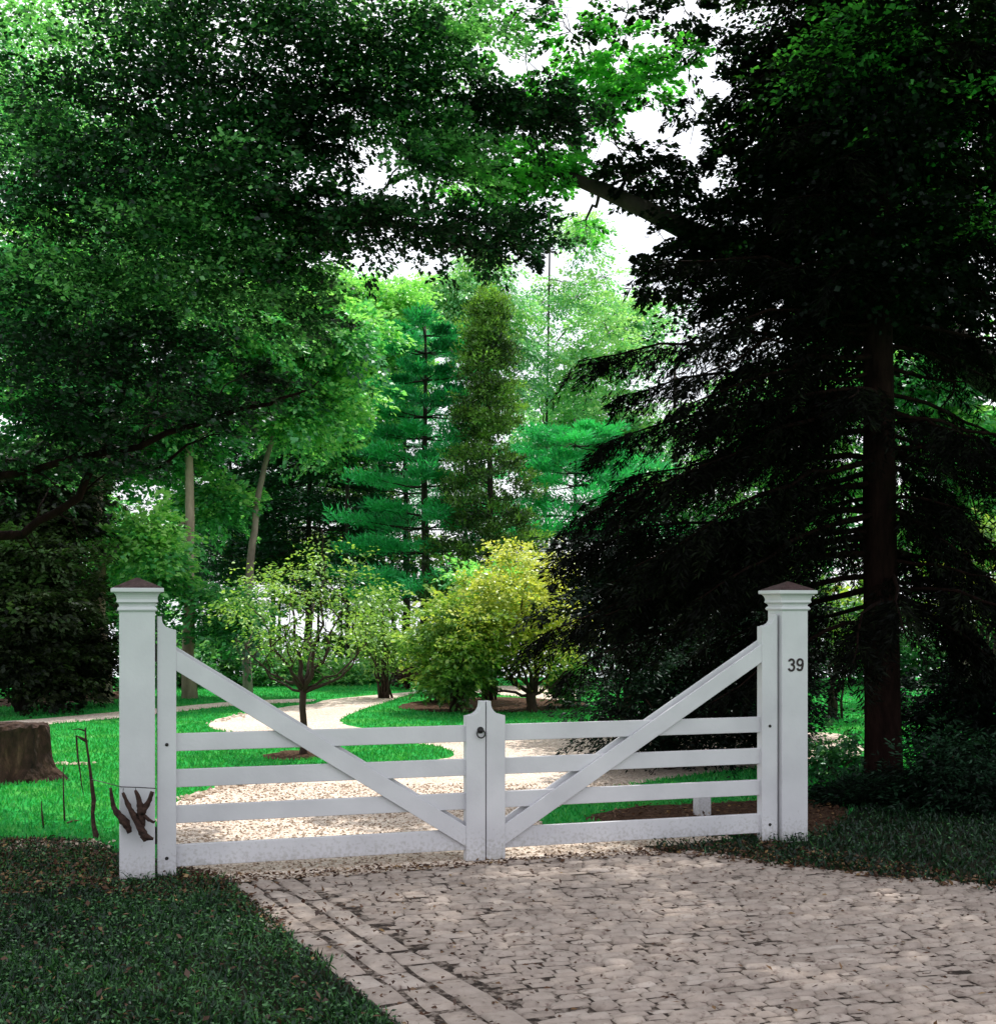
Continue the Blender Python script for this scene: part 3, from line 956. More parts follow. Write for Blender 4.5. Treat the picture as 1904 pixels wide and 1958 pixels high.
bo = np.array(beech.location)
m = MB()
for pts_, r0, r1 in [([np.array([-7.3, 9.8, 2.2]), P(-220, 940, 10.2), P(60, 900, 10.2), P(260, 850, 10.2), P(430, 792, 10.2), P(520, 770, 10.2), P(570, 752, 10.2), P(610, 728, 10.2)], .042, .005),
                     ([np.array([-7.3, 9.8, 2.5]), P(-200, 1040, 10.6), P(40, 1020, 10.6), P(150, 950, 10.6), P(205, 850, 10.6), P(240, 740, 10.6), P(262, 640, 10.6)], .05, .014),
                     ([P(205, 850, 10.6), P(290, 900, 10.5), P(360, 850, 10.5), P(420, 830, 10.4)], .022, .005)]:
    q = []
    for a_, b_ in zip(pts_, pts_[1:]):
        q += [a_ * (1 - t) + b_ * t + RNG.normal(0, .012, 3) - bo for t in (0, .33, .66)]
    q.append(pts_[-1] - bo)
    rad_ = np.linspace(r0, r1, len(q))
    m.tube(q, rad_, 9, rough=.15)
    for k in range(4, len(q) - 1, 1):
        m.tube(bend(q[k], q[k] + RNG.normal(0, .22, 3) + [.15, 0, .08], .04, .05, 5), np.linspace(rad_[k] * .35, .002, 5), 5)
m.build('limb', M['bark_spruce'], beech, smooth=True)

# --- the tree at the right with the heavy limb across the sky
base = np.array([6.2, 13.6, 0])
LY = 12.2
tp = [base, base + [-.1, 0, 3], P(1960, 560, 13.3), P(1880, 0, 13.2), P(1800, -400, 13)]
cl = []
for (x, y, Y, rx, ry, ns, t) in [
    # dark mass against the sky
    (1530, 40, 12, 100, 80, 100, .22), (1680, 60, 12, 190, 90, 150, .2), (1860, 100, 12, 160, 110, 130, .30), (1545, 200, 12, 80, 70, 100, .16), (1640, 230, 12, 170, 80, 150, .30), (1830, 280, 12, 150, 100, 130, .22),
    (1520, 330, 12, 60, 40, 60, .12), (1580, 360, 12, 130, 70, 120, .2), (1720, 420, 12, 160, 80, 130, .2), (1870, 460, 12, 120, 100, 100, .2), (1470, 430, 12.2, 110, 40, 90, .12), (1370, 425, 12.2, 50, 26, 40, .12),
    (1560, 520, 12, 150, 60, 120, .15), (1420, 510, 12.2, 80, 30, 60, .16), (1700, 600, 12.2, 150, 60, 100, .12), (1860, 620, 12.2, 120, 70, 80, .14), 
    (1430, 600, 12.4, 100, 40, 50, .1), (1780, 180, 12.6, 180, 160, 120, .2), (1560, 280, 12.6, 150, 160, 120, .15),
    (1640, 110, 10.5, 60, 50, 40, .62), (1690, 90, 10.5, 70, 90, 60, .2), (1880, 230, 10.8, 40, 60, 24, .6), (1850, 420, 10.8, 50, 50, 24, .5), (1540, 150, 10.8, 50, 40, 24, .45), (1690, 260, 10.5, 70, 90, 60, .18), (1690, 430, 10.6, 70, 70, 56, .12), (1640, 530, 10.7, 80, 30, 40, .1), (1760, 520, 10.7, 80, 50, 40, .14)]:
    near(cl, x, y, Y, rx, ry, ns, t, .5)
for (x, y, Y, rx, ry, ns, t) in [
    # light leaves out along the limb, sunlight put into their tint
    (1170, 140, 12.4, 70, 20, 34, .95), (1235, 160, 12.4, 44, 18, 30, .98), (1150, 185, 12.4, 70, 14, 26, .85), (1040, 165, 12.4, 50, 14, 12, .85), (1090, 60, 12.4, 50, 20, 14, .7), (1190, 90, 12.4, 60, 12, 12, .85),
    (1040, 290, 12.4, 60, 20, 30, .8), (1060, 325, 12.4, 40, 16, 22, .9), (960, 310, 12.4, 60, 24, 26, .8), (900, 345, 12.4, 60, 20, 20, .75), (980, 350, 12.4, 70, 14, 20, .8), (940, 380, 12.3, 60, 16, 14, .6), (1010, 400, 12.3, 34, 18, 9, .6),
    (1120, 420, 12.6, 30, 6, 4, .8), (1160, 240, 12.4, 40, 10, 6, .5), (1180, 280, 12.3, 30, 8, 5, .3), (1240, 305, 12.3, 40, 8, 10, .2), (1260, 340, 12.3, 70, 16, 34, .15), (1200, 345, 12.3, 40, 10, 14, .3),
    (1040, 20, 12.4, 60, 12, 10, .5), (1200, 25, 12.4, 60, 10, 12, .4), (1310, 20, 12.2, 50, 12, 16, .2), (1370, 85, 12.2, 40, 8, 10, .15), (1410, 170, 12.2, 24, 20, 12, .15), (1410, 250, 12.2, 24, 26, 18, .12), (1330, 215, 12.3, 24, 12, 7, .3), (1300, 120, 12.4, 30, 14, 8, .7), (1400, 310, 12.2, 30, 20, 16, .12), (960, 60, 12.4, 40, 30, 10, .8),
    (1290, 490, 12.2, 30, 10, 12, .15), (1270, 545, 12.2, 30, 14, 16, .15), (1250, 520, 12.2, 20, 8, 6, .2)]:
    near(cl, x, y, Y, rx, ry, ns, t, .4, .24)
for gx_ in np.arange(1.3, 9.6, .88):  # more unseen boughs, added over the frame to shade gate and paving
    for gy_ in np.arange(6.0, 13.3, .88):
        if gx_ < 3.2 and gy_ > 11.4: continue
        c = np.array([gx_ + RNG.uniform(-.3, .3), gy_ + RNG.uniform(-.3, .3), 0]); c[2] = max(8.2, 2.7 + .4624 * c[1]) + RNG.uniform(0, .9)
        cl.append((c, np.array([.85, .85, .3]), 50, .3) + (() if (gx_ > 5 and gy_ < 9) else (.5, 0)))
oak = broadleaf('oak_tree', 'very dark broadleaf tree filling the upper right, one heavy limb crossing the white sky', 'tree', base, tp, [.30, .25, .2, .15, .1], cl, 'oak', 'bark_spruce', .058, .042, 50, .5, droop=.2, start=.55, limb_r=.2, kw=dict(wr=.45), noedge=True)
m = MB()
pts = [P(x, y, Y) - np.array(oak.location) for x, y, Y in [(1960, 760, 13.3), (1800, 650, 13.0), (1640, 590, 12.8), (1520, 540, 12.6), (1420, 490, 12.4), (1310, 438, 12.3), (1230, 398, 12.3), (1150, 362, 12.3), (1080, 335, 12.35), (1000, 300, 12.4), (930, 250, 12.4)]]
m.tube(pts, np.array([44, 42, 38, 34, 27, 21, 17.5, 14, 10, 6, 3]) / F * 12.3, 12, rough=.12)
nodes_ = [(p_, .02) for p_ in pts[4:]]
tips = [np.asarray(t_[0]) - np.array(oak.location) for t_ in cl if len(t_) == 5]
for c in sorted(tips, key=lambda c: min(np.linalg.norm(p_ - c) for p_ in pts[4:])):
    p0, pr = min(nodes_, key=lambda n_: np.linalg.norm(n_[0] - c))
    m.tube(bend(p0, c, .06, .05, 7), np.linspace(pr, max(.004, pr * .55), 7), 6, rough=.1)
    nodes_.append((c, max(.004, pr * .55)))
    for e_ in range(3):
        m.tube(bend(c, c + RNG.normal(0, .16, 3), .05, .05, 4), np.linspace(.005, .002, 4), 5)
m.build('limb', M['bark'], oak, smooth=True)

# --- the spruce at the right
b = G(1688, 1512)
spr = thing('spruce_tree', 'almost black spruce with drooping boughs beside the post numbered 39', 'tree', b)
bl = np.array(b)
Y0 = b[1]
mb = MB()
tr = [np.array(P(x, y, Y0)) - bl for x, y in [(1692, 1522), (1689, 1490), (1688, 1400), (1685, 1200), (1682, 1000), (1680, 800), (1676, 500), (1670, 100), (1666, -400)]]
mb.tube(tr, [.19, .165, .155, .148, .140, .13, .115, .09, .05], 16, rough=.06)
buf = Leaves()


def bough(p0, p1, droop, width, n_side, tint=.4, nl=60, r0=.03, up=.15, tip=.35):
    """a drooping bough with hanging side shoots"""
    p0, p1 = np.asarray(p0), np.asarray(p1)
    t = np.linspace(0, 1, 9)[:, None]
    Ln = np.linalg.norm(p1 - p0)
    l = p0 + (p1 - p0) * t + UP * (-droop * Ln * np.sin(np.pi * t) * .5) + RNG.normal(0, .012 * Ln, (9, 3)) * (t * (1 - t) * 4)
    mb.tube(l, np.linspace(r0, .004, 9), 6, rough=.1)
    d = nrm(p1 - p0)
    lat = nrm(np.cross(d, UP))
    f = RNG.random(n_side) ** .8 * .92 + .08
    idx = np.clip(f * 8, 0, 7.99); i = idx.astype(int); fr = (idx - i)[:, None]
    base = l[i] * (1 - fr) + l[i + 1] * fr
    s = np.sign(RNG.normal(0, 1, n_side))[:, None]
    dd = d * .9 + lat * s * RNG.uniform(.2, .9, (n_side, 1)) - UP * RNG.uniform(.1, .8, (n_side, 1))
    ll = width * RNG.uniform(.5, 1.15, n_side) * (1.1 - .55 * f)
    tt = tint + RNG.normal(0, .15, n_side)
    sprays(buf, base, dd, ll, nl, tint=tt, L=.075, W=.013, wr=.16, droop=.45, flat=.05, jit=.5, hang=.3)


# boughs that show against the light at the left, then the rest all round the stem
for (za, tx, ty, dy, w, n) in [
    (880, 1850, 1000, .4, .5, 34), (960, 1900, 1120, -.3, .5, 40), (1040, 1870, 1220, .5, .5, 40), (1120, 1940, 1300, -.2, .5, 40), (780, 1900, 900, .2, .5, 30), (1000, 1960, 1060, .6, .5, 36),
    (560, 1240, 500, -.5, .5, 34), (640, 1110, 690, -.6, .55, 44), (700, 1180, 760, .5, .55, 40), (760, 1150, 850, -.3, .6, 48), (820, 1090, 1000, -.5, .65, 56), (880, 1180, 920, .6, .6, 46), (920, 1200, 1090, -.9, .65, 54),
    (980, 1090, 1060, .2, .6, 50), (1020, 1020, 1220, .3, .6, 54), (1060, 1150, 1180, -.4, .6, 50), (1100, 1080, 1290, .9, .55, 44), (600, 1330, 640, -1.0, .55, 40), (680, 1300, 780, -1.1, .6, 44), (780, 1280, 920, -1.0, .65, 50),
    (880, 1300, 1040, -1.2, .65, 50), (980, 1330, 1150, -1.2, .6, 46), (520, 1360, 560, .3, .5, 36), (900, 1400, 1000, .8, .6, 44), (760, 1380, 860, .9, .6, 40), (1120, 1250, 1300, 1.2, .55, 40), (660, 1420, 700, 1.2, .55, 36)]:
    p0 = np.array(P(1684, za, Y0)) - bl
    p1 = np.array(P(tx, ty, Y0 + dy)) - bl
    bough(p0, p1, -.10, w, int(n * 1.35), .4, 66)
for k in range(84):
    z = RNG.uniform(1.3, 8.0)
    a = RNG.uniform(0, 6.283)
    d = np.array([math.cos(a), math.sin(a), 0])
    R = (2.5 - .22 * max(z - 3, 0)) * RNG.uniform(.55, 1.0)
    if d[0] < 0 and z > 4.0: R = min(R, 1.2)
    if d[0] > .2 and z < 3.6 and RNG.random() < .3: R *= .6
    p0 = np.array([0, 0, z])
    bough(p0, p0 + d * R - UP * R * RNG.uniform(.12, .34), -.10, .5, 30, .4, 50, r0=.022)
# bare dead lower branches at the right
for (ya, tx, ty, dy) in [(820, 1904, 890, -.2), (850, 2000, 960, .3), (930, 1500, 925, .2), (960, 1840, 1010, .6), (700, 1850, 730, .1), (1000, 1560, 880, .5), (880, 1800, 820, .4), (1060, 1960, 1040, .4)]:
    q = bend(np.array(P(1684, ya, Y0)) - bl, np.array(P(tx, ty, Y0 + dy)) - bl, -.04, .010, 8)
    mb.tube(q, np.linspace(.022, .006, 8), 7, rough=.1)
    for j in (3, 4, 5, 6):
        mb.tube(bend(q[j], q[j] + RNG.normal(0, .28, 3) + [0, 0, -.08], 0, .06, 5), np.linspace(.010, .002, 5), 5)
mb.build('trunk', M['bark_spruce'], spr, smooth=True)
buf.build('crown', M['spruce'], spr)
NB[0] += buf.count()

# --- shrubs
def shrub(name, label, x, y, Y, rx, ry, n, leaf, bark='bark_fine', L=.05, W=.025, ns=20, nl=26, tint=.5, slen=.35, stems=5, cat='shrub', group=None, top=None, kw=None, frac=.4, dr=None, droop=.1, tv=.14):
    X = (x - CX) / F * Y
    z0 = gz(X, Y)
    root = thing(name, label, cat, (X, Y, z0), 0, group)
    b = np.array([X, Y, z0])
    mb, buf = MB(), Leaves()
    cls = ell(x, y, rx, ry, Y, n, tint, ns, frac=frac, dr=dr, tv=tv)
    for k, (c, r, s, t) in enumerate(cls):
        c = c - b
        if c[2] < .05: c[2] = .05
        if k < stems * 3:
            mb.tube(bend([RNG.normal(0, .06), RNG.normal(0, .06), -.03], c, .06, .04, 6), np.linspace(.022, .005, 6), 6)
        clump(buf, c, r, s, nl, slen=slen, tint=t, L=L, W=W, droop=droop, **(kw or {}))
    mb.build('stems', M[bark], root, smooth=True)
    buf.build('foliage', M[leaf], root)
    NB[0] += buf.count()
    return root


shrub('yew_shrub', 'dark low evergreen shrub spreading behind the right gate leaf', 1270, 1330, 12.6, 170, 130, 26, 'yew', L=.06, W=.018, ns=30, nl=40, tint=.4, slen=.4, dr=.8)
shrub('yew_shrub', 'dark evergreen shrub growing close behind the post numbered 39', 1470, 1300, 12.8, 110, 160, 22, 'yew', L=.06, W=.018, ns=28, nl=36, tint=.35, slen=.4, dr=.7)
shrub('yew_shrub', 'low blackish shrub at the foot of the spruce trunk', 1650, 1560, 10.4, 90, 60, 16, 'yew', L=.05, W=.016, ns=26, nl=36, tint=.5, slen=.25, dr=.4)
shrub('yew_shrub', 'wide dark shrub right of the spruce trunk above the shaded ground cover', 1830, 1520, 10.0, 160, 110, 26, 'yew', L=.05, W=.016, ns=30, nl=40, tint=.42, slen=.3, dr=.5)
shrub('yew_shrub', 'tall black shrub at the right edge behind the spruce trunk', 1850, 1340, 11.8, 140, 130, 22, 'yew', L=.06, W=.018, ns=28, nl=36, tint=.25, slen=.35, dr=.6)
shrub('yew_shrub', 'small loose shrub between the numbered post and the spruce trunk', 1590, 1440, 11.8, 50, 70, 9, 'shrub', L=.05, W=.03, ns=14, nl=20, tint=.35, slen=.25, dr=.4)

# dark hedge mass at the left
for (x, y, Y, rx, ry, lab, n) in [(40, 1180, 19, 140, 200, 'tall dark hedge shrub at the left edge above the pale path', 34), (110, 1200, 20, 70, 150, 'dark brownish shrub between the hedge and the pale trunk at the left', 22), (60, 960, 20, 120, 130, 'dark bushy evergreen top rising above the hedge at the left', 24)]:
    shrub('hedge_shrub', lab, x, y, Y, rx, ry, n, 'darkhedge', 'bark', L=.09, W=.05, ns=34, nl=34, tint=.4, slen=.5, dr=1.0)

# understory along the back edge of the lawn
und = [(350, 1275, 25, 60, 60, 'shrub', .45, 'rounded green shrub seen under the left brace beside the hinge stile'), (420, 1255, 26, 60, 66, 'shrub', .35, 'dark green shrub behind the left brace left of the small tree'),
       (500, 1285, 25.5, 60, 40, 'shrub', .5, 'low shrub left of the small tree at the lawn edge'), (560, 1282, 26, 50, 40, 'shrub', .6, 'bright low shrub directly behind the small tree trunk'),
       (640, 1292, 26, 56, 28, 'shrub', .65, 'low spreading light green shrub right of the small tree'), (700, 1296, 26.5, 50, 24, 'shrub', .6, 'lowest green shrub at the far lawn edge beside the lake glints'),
       (760, 1250, 27, 40, 50, 'small_tree', .4, 'olive green shrub at the bend of the far drive')]
for (x, y, Y, rx, ry, lf, t, lab) in und:
    shrub('shrub', lab, x, y, Y, rx, ry, 12, lf, L=.10, W=.05, ns=18, nl=22, tint=t, slen=.45, dr=.6, group='shrubs along the back edge of the lawn')
shrub('red_shrub', 'small dark red-leaved shrub near the bend of the drive', 792, 1292, 24.5, 24, 26, 8, 'redleaf', L=.07, W=.045, ns=14, nl=20, tint=.4, slen=.25, dr=.25)

# --- ornamental trees on the lawn
def small_tree(name, label, gx, gy, forks, leafclumps, leaf, bark, tr, fork_y, L, W, nl=20, slen=.3, leafkw=None, x_fork=None):
    b = G(gx, gy); Y = b[1]
    root = thing(name, label, 'tree', b)
    bl = np.array(b)
    mb, buf = MB(), Leaves()
    f = np.array(P(x_fork or gx, fork_y, Y)) - bl
    mb.tube([np.array([0, 0, -.05]), np.array([0, 0, .03]), f * .35 + [.01, 0, 0], f * .7 - [.008, 0, 0], f], [tr * 1.6, tr * 1.15, tr, tr * .95, tr * 1.05], 10, rough=.12)
    ends = []
    for (px, py, dy, r) in forks:
        e = np.array(P(px, py, Y + dy)) - bl
        st = f + UP * RNG.uniform(-.06, .04)
        q = bend(st, e, -.10, .025, 8)
        mb.tube(q, np.linspace(r, r * .22, 8), 7, rough=.15)
        ends.append(q)
        for j in (3, 4, 5, 6, 7):
            for _ in range(1):
                e2 = q[j] + RNG.normal(0, .17, 3) + [0, 0, .14]
                mb.tube(bend(q[j], e2, .0, .05, 5), np.linspace(r * .35, .003, 5), 5)
    for (px, py, rx, ry, dy, n, t) in leafclumps:
        c = np.array(P(px, py, Y + dy)) - bl
        s = Y / F
        clump(buf, c, np.array([rx * s, rx * s, ry * s]), n, nl, slen=slen, tint=t, L=L, W=W, **(leafkw or {}))
    mb.build('trunk', M[bark], root, smooth=True)
    buf.build('crown', M[leaf], root)
    NB[0] += buf.count()
    return root


lc = []
for k in range(46):
    a, rr = RNG.uniform(0, 6.283), RNG.random() ** .5
    lc.append((600 + 170 * rr * math.cos(a), 1168 + 100 * rr * math.sin(a) - 10, 26, 16, RNG.normal(0, .5), 7, float(np.clip(RNG.normal(.55, .22), .1, .95))))
small_tree('ornamental_tree', 'small airy ornamental tree on the lawn tip behind the left gate leaf', 580, 1443,
           [(470, 1240, .1, .022), (500, 1180, -.3, .026), (555, 1110, .2, .03), (620, 1100, -.2, .03), (660, 1150, .3, .026), (700, 1230, -.1, .022), (600, 1150, .5, .026), (540, 1200, -.5, .02), (450, 1220, .3, .016), (730, 1200, .2, .016)],
           lc, 'small_tree', 'bark_fine', .036, 1316, .05, .026, 13, .24, dict(tvar=.2, wr=.5, flat=.15))
lc = []
for k in range(76):
    a, rr = RNG.uniform(0, 6.283), RNG.random() ** .5
    x = 1010 + 105 * rr * math.cos(a); y = 1160 + 118 * rr * math.sin(a)
    lc.append((x, y, 34, 26, RNG.normal(0, .5), 14, float(np.clip(.60 + (x - 1010) / 400 + RNG.normal(0, .15), .05, .98))))
small_tree('ornamental_tree', 'golden yellow many-stemmed tree on the right-hand lawn', 1016, 1362,
           [(930, 1230, .1, .035), (900, 1290, -.2, .028), (960, 1180, .3, .035), (1000, 1130, -.3, .035), (1040, 1150, .2, .035), (1080, 1210, -.2, .032), (1110, 1250, .2, .028), (985, 1200, -.5, .03), (1060, 1120, .4, .03), (940, 1270, .4, .026)],
           lc, 'yellow', 'bark_fine', .075, 1325, .065, .04, 18, .28, dict(tvar=.15, wr=.5, flat=.15))
shrub('leafy_shrub', 'rounded yellow green shrub left of the golden yellow tree', 868, 1228, 19.2, 95, 95, 40, 'gold_green', L=.075, W=.045, ns=22, nl=22, tint=.5, slen=.35, dr=.8, stems=6)
shrub('leafy_shrub', 'upright bright green shrub behind the golden tree', 930, 1130, 21.5, 60, 80, 20, 'maple', L=.09, W=.05, ns=18, nl=22, tint=.7, slen=.4, dr=.6, stems=6)
shrub('leafy_shrub', 'small light green bush low at the foot of the rounded shrub', 830, 1310, 21, 40, 25, 9, 'shrub', L=.07, W=.045, ns=16, nl=20, tint=.75, slen=.25, dr=.3)
shrub('leafy_shrub', 'low green bush right of the golden tree stems', 1085, 1300, 20, 40, 45, 10, 'shrub', L=.075, W=.045, ns=16, nl=20, tint=.55, slen=.3, dr=.4)
lc = [(1100 + RNG.normal(0, 30), 1240 + RNG.normal(0, 30), 22, 18, RNG.normal(0, .2), 10, .3) for k in range(12)]
small_tree('ornamental_tree', 'slender dark stemmed young tree just right of the golden tree', 1106, 1352, [(1080, 1240, .1, .014), (1120, 1220, -.1, .014), (1105, 1200, .2, .016)], lc, 'shrub', 'bark', .03, 1290, .07, .04, 18, .25)

shrub('olive_shrub', 'loose olive green shrub between the small tree and the rounded yellow green shrub', 735, 1200, 22, 70, 100, 16, 'small_tree', L=.07, W=.035, ns=10, nl=18, tint=.5, slen=.35, dr=.6, stems=5)
# --- wood between the lawn and the lake
far_tree('broadleaf tree with a pale trunk rising directly left of the left gate post', 198, 21, 30, 500, [(150, 760, 180, 100, 22, .35), (280, 1030, 40, 70, 9, .7), (120, 560, 200, 140, 20, .4)], 'maple', 'bark_pale')
far_tree('broadleaf tree with a pale trunk seen just right of the left gate post', 364, 22, 26, 480, [(330, 770, 120, 90, 18, .5), (420, 620, 150, 120, 18, .5), (300, 1090, 34, 60, 7, .6), (428, 1160, 34, 60, 7, .45)], 'maple', 'bark_pale')
far_tree('broadleaf tree with a leaning pinkish trunk behind the left brace', 474, 23, 18, 500, [(580, 760, 130, 100, 22, .66), (500, 700, 120, 100, 18, .6), (420, 960, 40, 50, 6, .5), (600, 640, 120, 100, 18, .62)], 'maple', 'bark_pink',
         bend_pts=[(470, 1180), (483, 1040), (492, 950), (507, 890), (530, 800), (545, 640)])
far_tree('bright green maple with orange tinged leaves left of the layered pine', 668, 30, 12, 560, [(690, 640, 110, 90, 24, .75), (730, 720, 80, 110, 20, .78), (640, 820, 110, 90, 22, .66), (750, 580, 70, 60, 14, .9), (640, 560, 90, 50, 14, .7), (560, 600, 80, 60, 12, .7)], 'maple', 'bark')
far_tree('tree with a thin grey trunk left of the layered pine', 716, 34, 14, 800, [(700, 900, 70, 60, 10, .4), (740, 980, 40, 50, 6, .4), (710, 1180, 30, 60, 6, .6)], 'small_tree', 'bark_pale', ns=10)
far_tree('leafy mid green tree filling the sky behind the overhanging boughs at the far left', 70, 23, 26, 200, [(40, 250, 240, 220, 30, .25), (300, 420, 220, 200, 30, .3), (90, 600, 220, 180, 26, .3), (270, 850, 110, 80, 14, .5), (160, 880, 120, 80, 12, .4)], 'maple', 'bark')
far_tree('dark leafy tree at the far left behind the hedge and the pale trunk', 100, 27, 20, 700, [(40, 900, 120, 110, 16, .25), (160, 1000, 110, 90, 14, .35), (80, 1120, 140, 110, 16, .25), (250, 1120, 60, 80, 8, .5), (290, 1200, 50, 60, 7, .4)], 'maple', 'bark')
far_tree('dark leafy tree deep in the wood between the leaning trunk and the hemlock', 520, 37, 14, 800, [(470, 930, 100, 100, 16, .3), (620, 900, 110, 110, 18, .35), (400, 1050, 80, 70, 10, .3), (540, 1070, 90, 60, 12, .35), (680, 1020, 70, 70, 10, .3)], 'maple', 'bark')
conifer('hemlock_tree', 'dark hemlock with drooping boughs in the middle of the wood', 590, 32, 760, 1090, 170, 16, 'hemlock', 'bark', 16, 8, nl=110, L=.13, W=.045, up=-.08, droop=.25, prof=lambda t: (1 - t) ** .6, tint=.5, wr=.4)
conifer('hemlock_tree', 'dark hemlock at the left of the wood under the overhanging boughs', 440, 33, 800, 1100, 130, 12, 'hemlock', 'bark', 14, 8, nl=100, L=.13, W=.045, up=-.08, droop=.25, prof=lambda t: (1 - t) ** .6, tint=.45, wr=.4)
conifer('pine_tree', 'tall blue-green pine with clearly layered boughs at the centre', 812, 27.5, 590, 1150, 125, 18, 'pine', 'bark', 13, 7, nl=150, L=.15, W=.030, up=.14, droop=.06, prof=lambda t: .30 + .70 * (1 - t) ** .7, tint=.55, wr=.36, tuft=4, kw=dict(hang=-.75, flat=.085, jit=.9), slen=.75)
conifer('pine_tree', 'pine with a dark straight trunk left of the layered pine', 776, 33, 700, 1000, 90, 16, 'pine', 'bark', 10, 6, nl=70, L=.17, W=.03, up=.1, droop=.12, tint=.4, wr=.42)
X_, Y_ = (935 - CX) / F * 26.0, 26.0
cyp = thing('cypress_tree', 'pointed olive brown evergreen right of the layered pine', 'tree', (X_, Y_, 0), 0, 'trees standing between the lawn and the lake')
mb = MB(); mb.tube([(RNG.normal(0, .02), 0, z) for z in np.linspace(-.15, 7.4, 9)], np.linspace(.11, .015, 9), 10, rough=.1)
buf = Leaves()
for k in range(330):
    z = .9 + 6.7 * RNG.random() ** 1.3
    R_ = (.05 + 1.22 * (1 - z / 7.7) ** .95) * (1 + .22 * math.sin(z * 5.1 + 1.7 * math.sin(z * 2.3)))
    a = RNG.uniform(0, 6.283); d = np.array([math.cos(a), math.sin(a), 0])
    rr_ = R_ * RNG.uniform(.45, 1.0)
    c = d * rr_ + UP * z
    if k % 3 == 0: mb.tube(bend([0, 0, z - .25 * rr_], c, .03, .03, 4), np.linspace(.014, .004, 4), 5)
    tuft_tint = .34 + .30 * math.sin(z * 3.3 + a) * math.sin(2 * a + z) + .10 * (z > 5) + RNG.normal(0, .12)  # olive brown and green mix varies over the crown
    clump(buf, c, np.array([.20, .20, .15]), 6, 34, lead=d * .5 + UP * .35, slen=.36, tint=tuft_tint, L=.075, W=.035, droop=.1, wr=.45, flat=.12, jit=.7, hang=-.3)
mb.build('trunk', M['bark'], cyp, smooth=True); buf.build('crown', M['arbor'], cyp); NB[0] += buf.count()
conifer('pine_tree', 'pine with green boughs behind the tips of the dark spruce', 1100, 31, 800, 1040, 130, 14, 'pine', 'bark', 9, 7, nl=120, L=.15, W=.03, up=.08, droop=.1, prof=lambda t: .5 + .5 * (1 - t), tint=.6, wr=.38, tuft=4, kw=dict(hang=-.6, flat=.07, jit=.8))
far_tree('pale green weeping tree whose top shows between pine and sky', 895, 33, 10, 500, [(905, 610, 110, 110, 20, .5), (850, 560, 90, 70, 14, .5), (920, 520, 50, 50, 10, .6), (980, 660, 60, 130, 16, .5), (800, 620, 60, 80, 10, .6)], 'pale', 'bark', L=.11, W=.05, kw=dict(hang=.7), droop=.45, nl=32, ns=15)
far_tree('thin airy tree whose bare pole top stands against the white sky', 1052, 35, 8, 390, [(1110, 450, 60, 40, 8, .55), (1110, 570, 100, 60, 14, .6), (1150, 680, 120, 80, 22, .6), (1080, 740, 90, 80, 16, .55)], 'pale', 'bark', L=.10, W=.06, ns=13, nl=26)
far_tree('light green broadleaf tree behind the tips of the dark spruce', 1180, 38, 14, 620, [(1200, 640, 110, 90, 20, .5), (1150, 800, 130, 110, 30, .45), (1220, 880, 120, 100, 24, .4), (1060, 860, 80, 110, 16, .5)], 'pale', 'bark', L=.11, W=.07, ns=15, nl=32)
far_tree('broadleaf tree behind the golden tree seen through the spruce boughs', 1290, 34, 16, 700, [(1280, 950, 130, 110, 18, .5), (1400, 850, 120, 120, 18, .5), (1400, 1060, 100, 90, 14, .6)], 'maple', 'bark')
far_tree('broadleaf tree seen through gaps just left of the spruce trunk', 1540, 27, 16, 560, [(1520, 760, 130, 130, 18, .5), (1560, 950, 120, 110, 18, .55), (1480, 1080, 110, 80, 14, .6), (1600, 600, 100, 90, 10, .5)], 'maple', 'bark')
far_tree('broadleaf tree with a grey trunk seen right of the spruce trunk', 1836, 22, 40, 520, [(1780, 720, 130, 110, 16, .4), (1860, 850, 120, 110, 18, .5), (1800, 1010, 120, 90, 16, .5), (1900, 1040, 80, 70, 10, .6)], 'maple', 'bark_pale', L=.11, W=.075)
for (x, y, Y, rx, ry, t, lab) in [(1425, 1100, 19, 80, 70, .7, 'yellow green sunlit shrub behind the top of the numbered post'), (1840, 1140, 17, 100, 80, .6, 'yellow sunlit shrub seen through branches right of the spruce trunk'), (1590, 1180, 18, 70, 100, .4, 'dull yellow shrub between the numbered post and the spruce trunk'), (1880, 1030, 18, 60, 50, .5, 'highest yellow green shrub at the right edge')]:
    shrub('sunlit_shrub', lab, x, y, Y, rx, ry, 9, 'gold_green', L=.10, W=.06, ns=8, nl=13, tint=t, slen=.4, dr=.6, group='yellow shrubs behind the spruce')
for (x, y, Y, rx, ry, lf, t, lab, dr) in [(1200, 1120, 15.5, 150, 170, 'yew', .2, 'tall dark evergreen shrub between the golden tree and the numbered post', 1.0), (1400, 1180, 16.0, 130, 170, 'yew', .25, 'tall blackish evergreen shrub behind the numbered post', 1.0)]:
    shrub('evergreen_shrub', lab, x, y, Y, rx, ry, 30, lf, L=.10, W=.03, ns=26, nl=34, tint=t, slen=.5, dr=dr)
for (x, Y, lab) in [(1450, 27, 'leafy green shrub bank left of the spruce trunk beyond the lawn'), (1700, 26, 'leafy green shrub bank behind the spruce trunk beyond the lawn'), (1900, 25, 'leafy green shrub bank at the right edge beyond the lawn')]:
    shrub('shrub', lab, x, 1230, Y, 150, 100, 26, 'shrub', L=.12, W=.07, ns=18, nl=22, tint=.4, slen=.5, dr=.8)
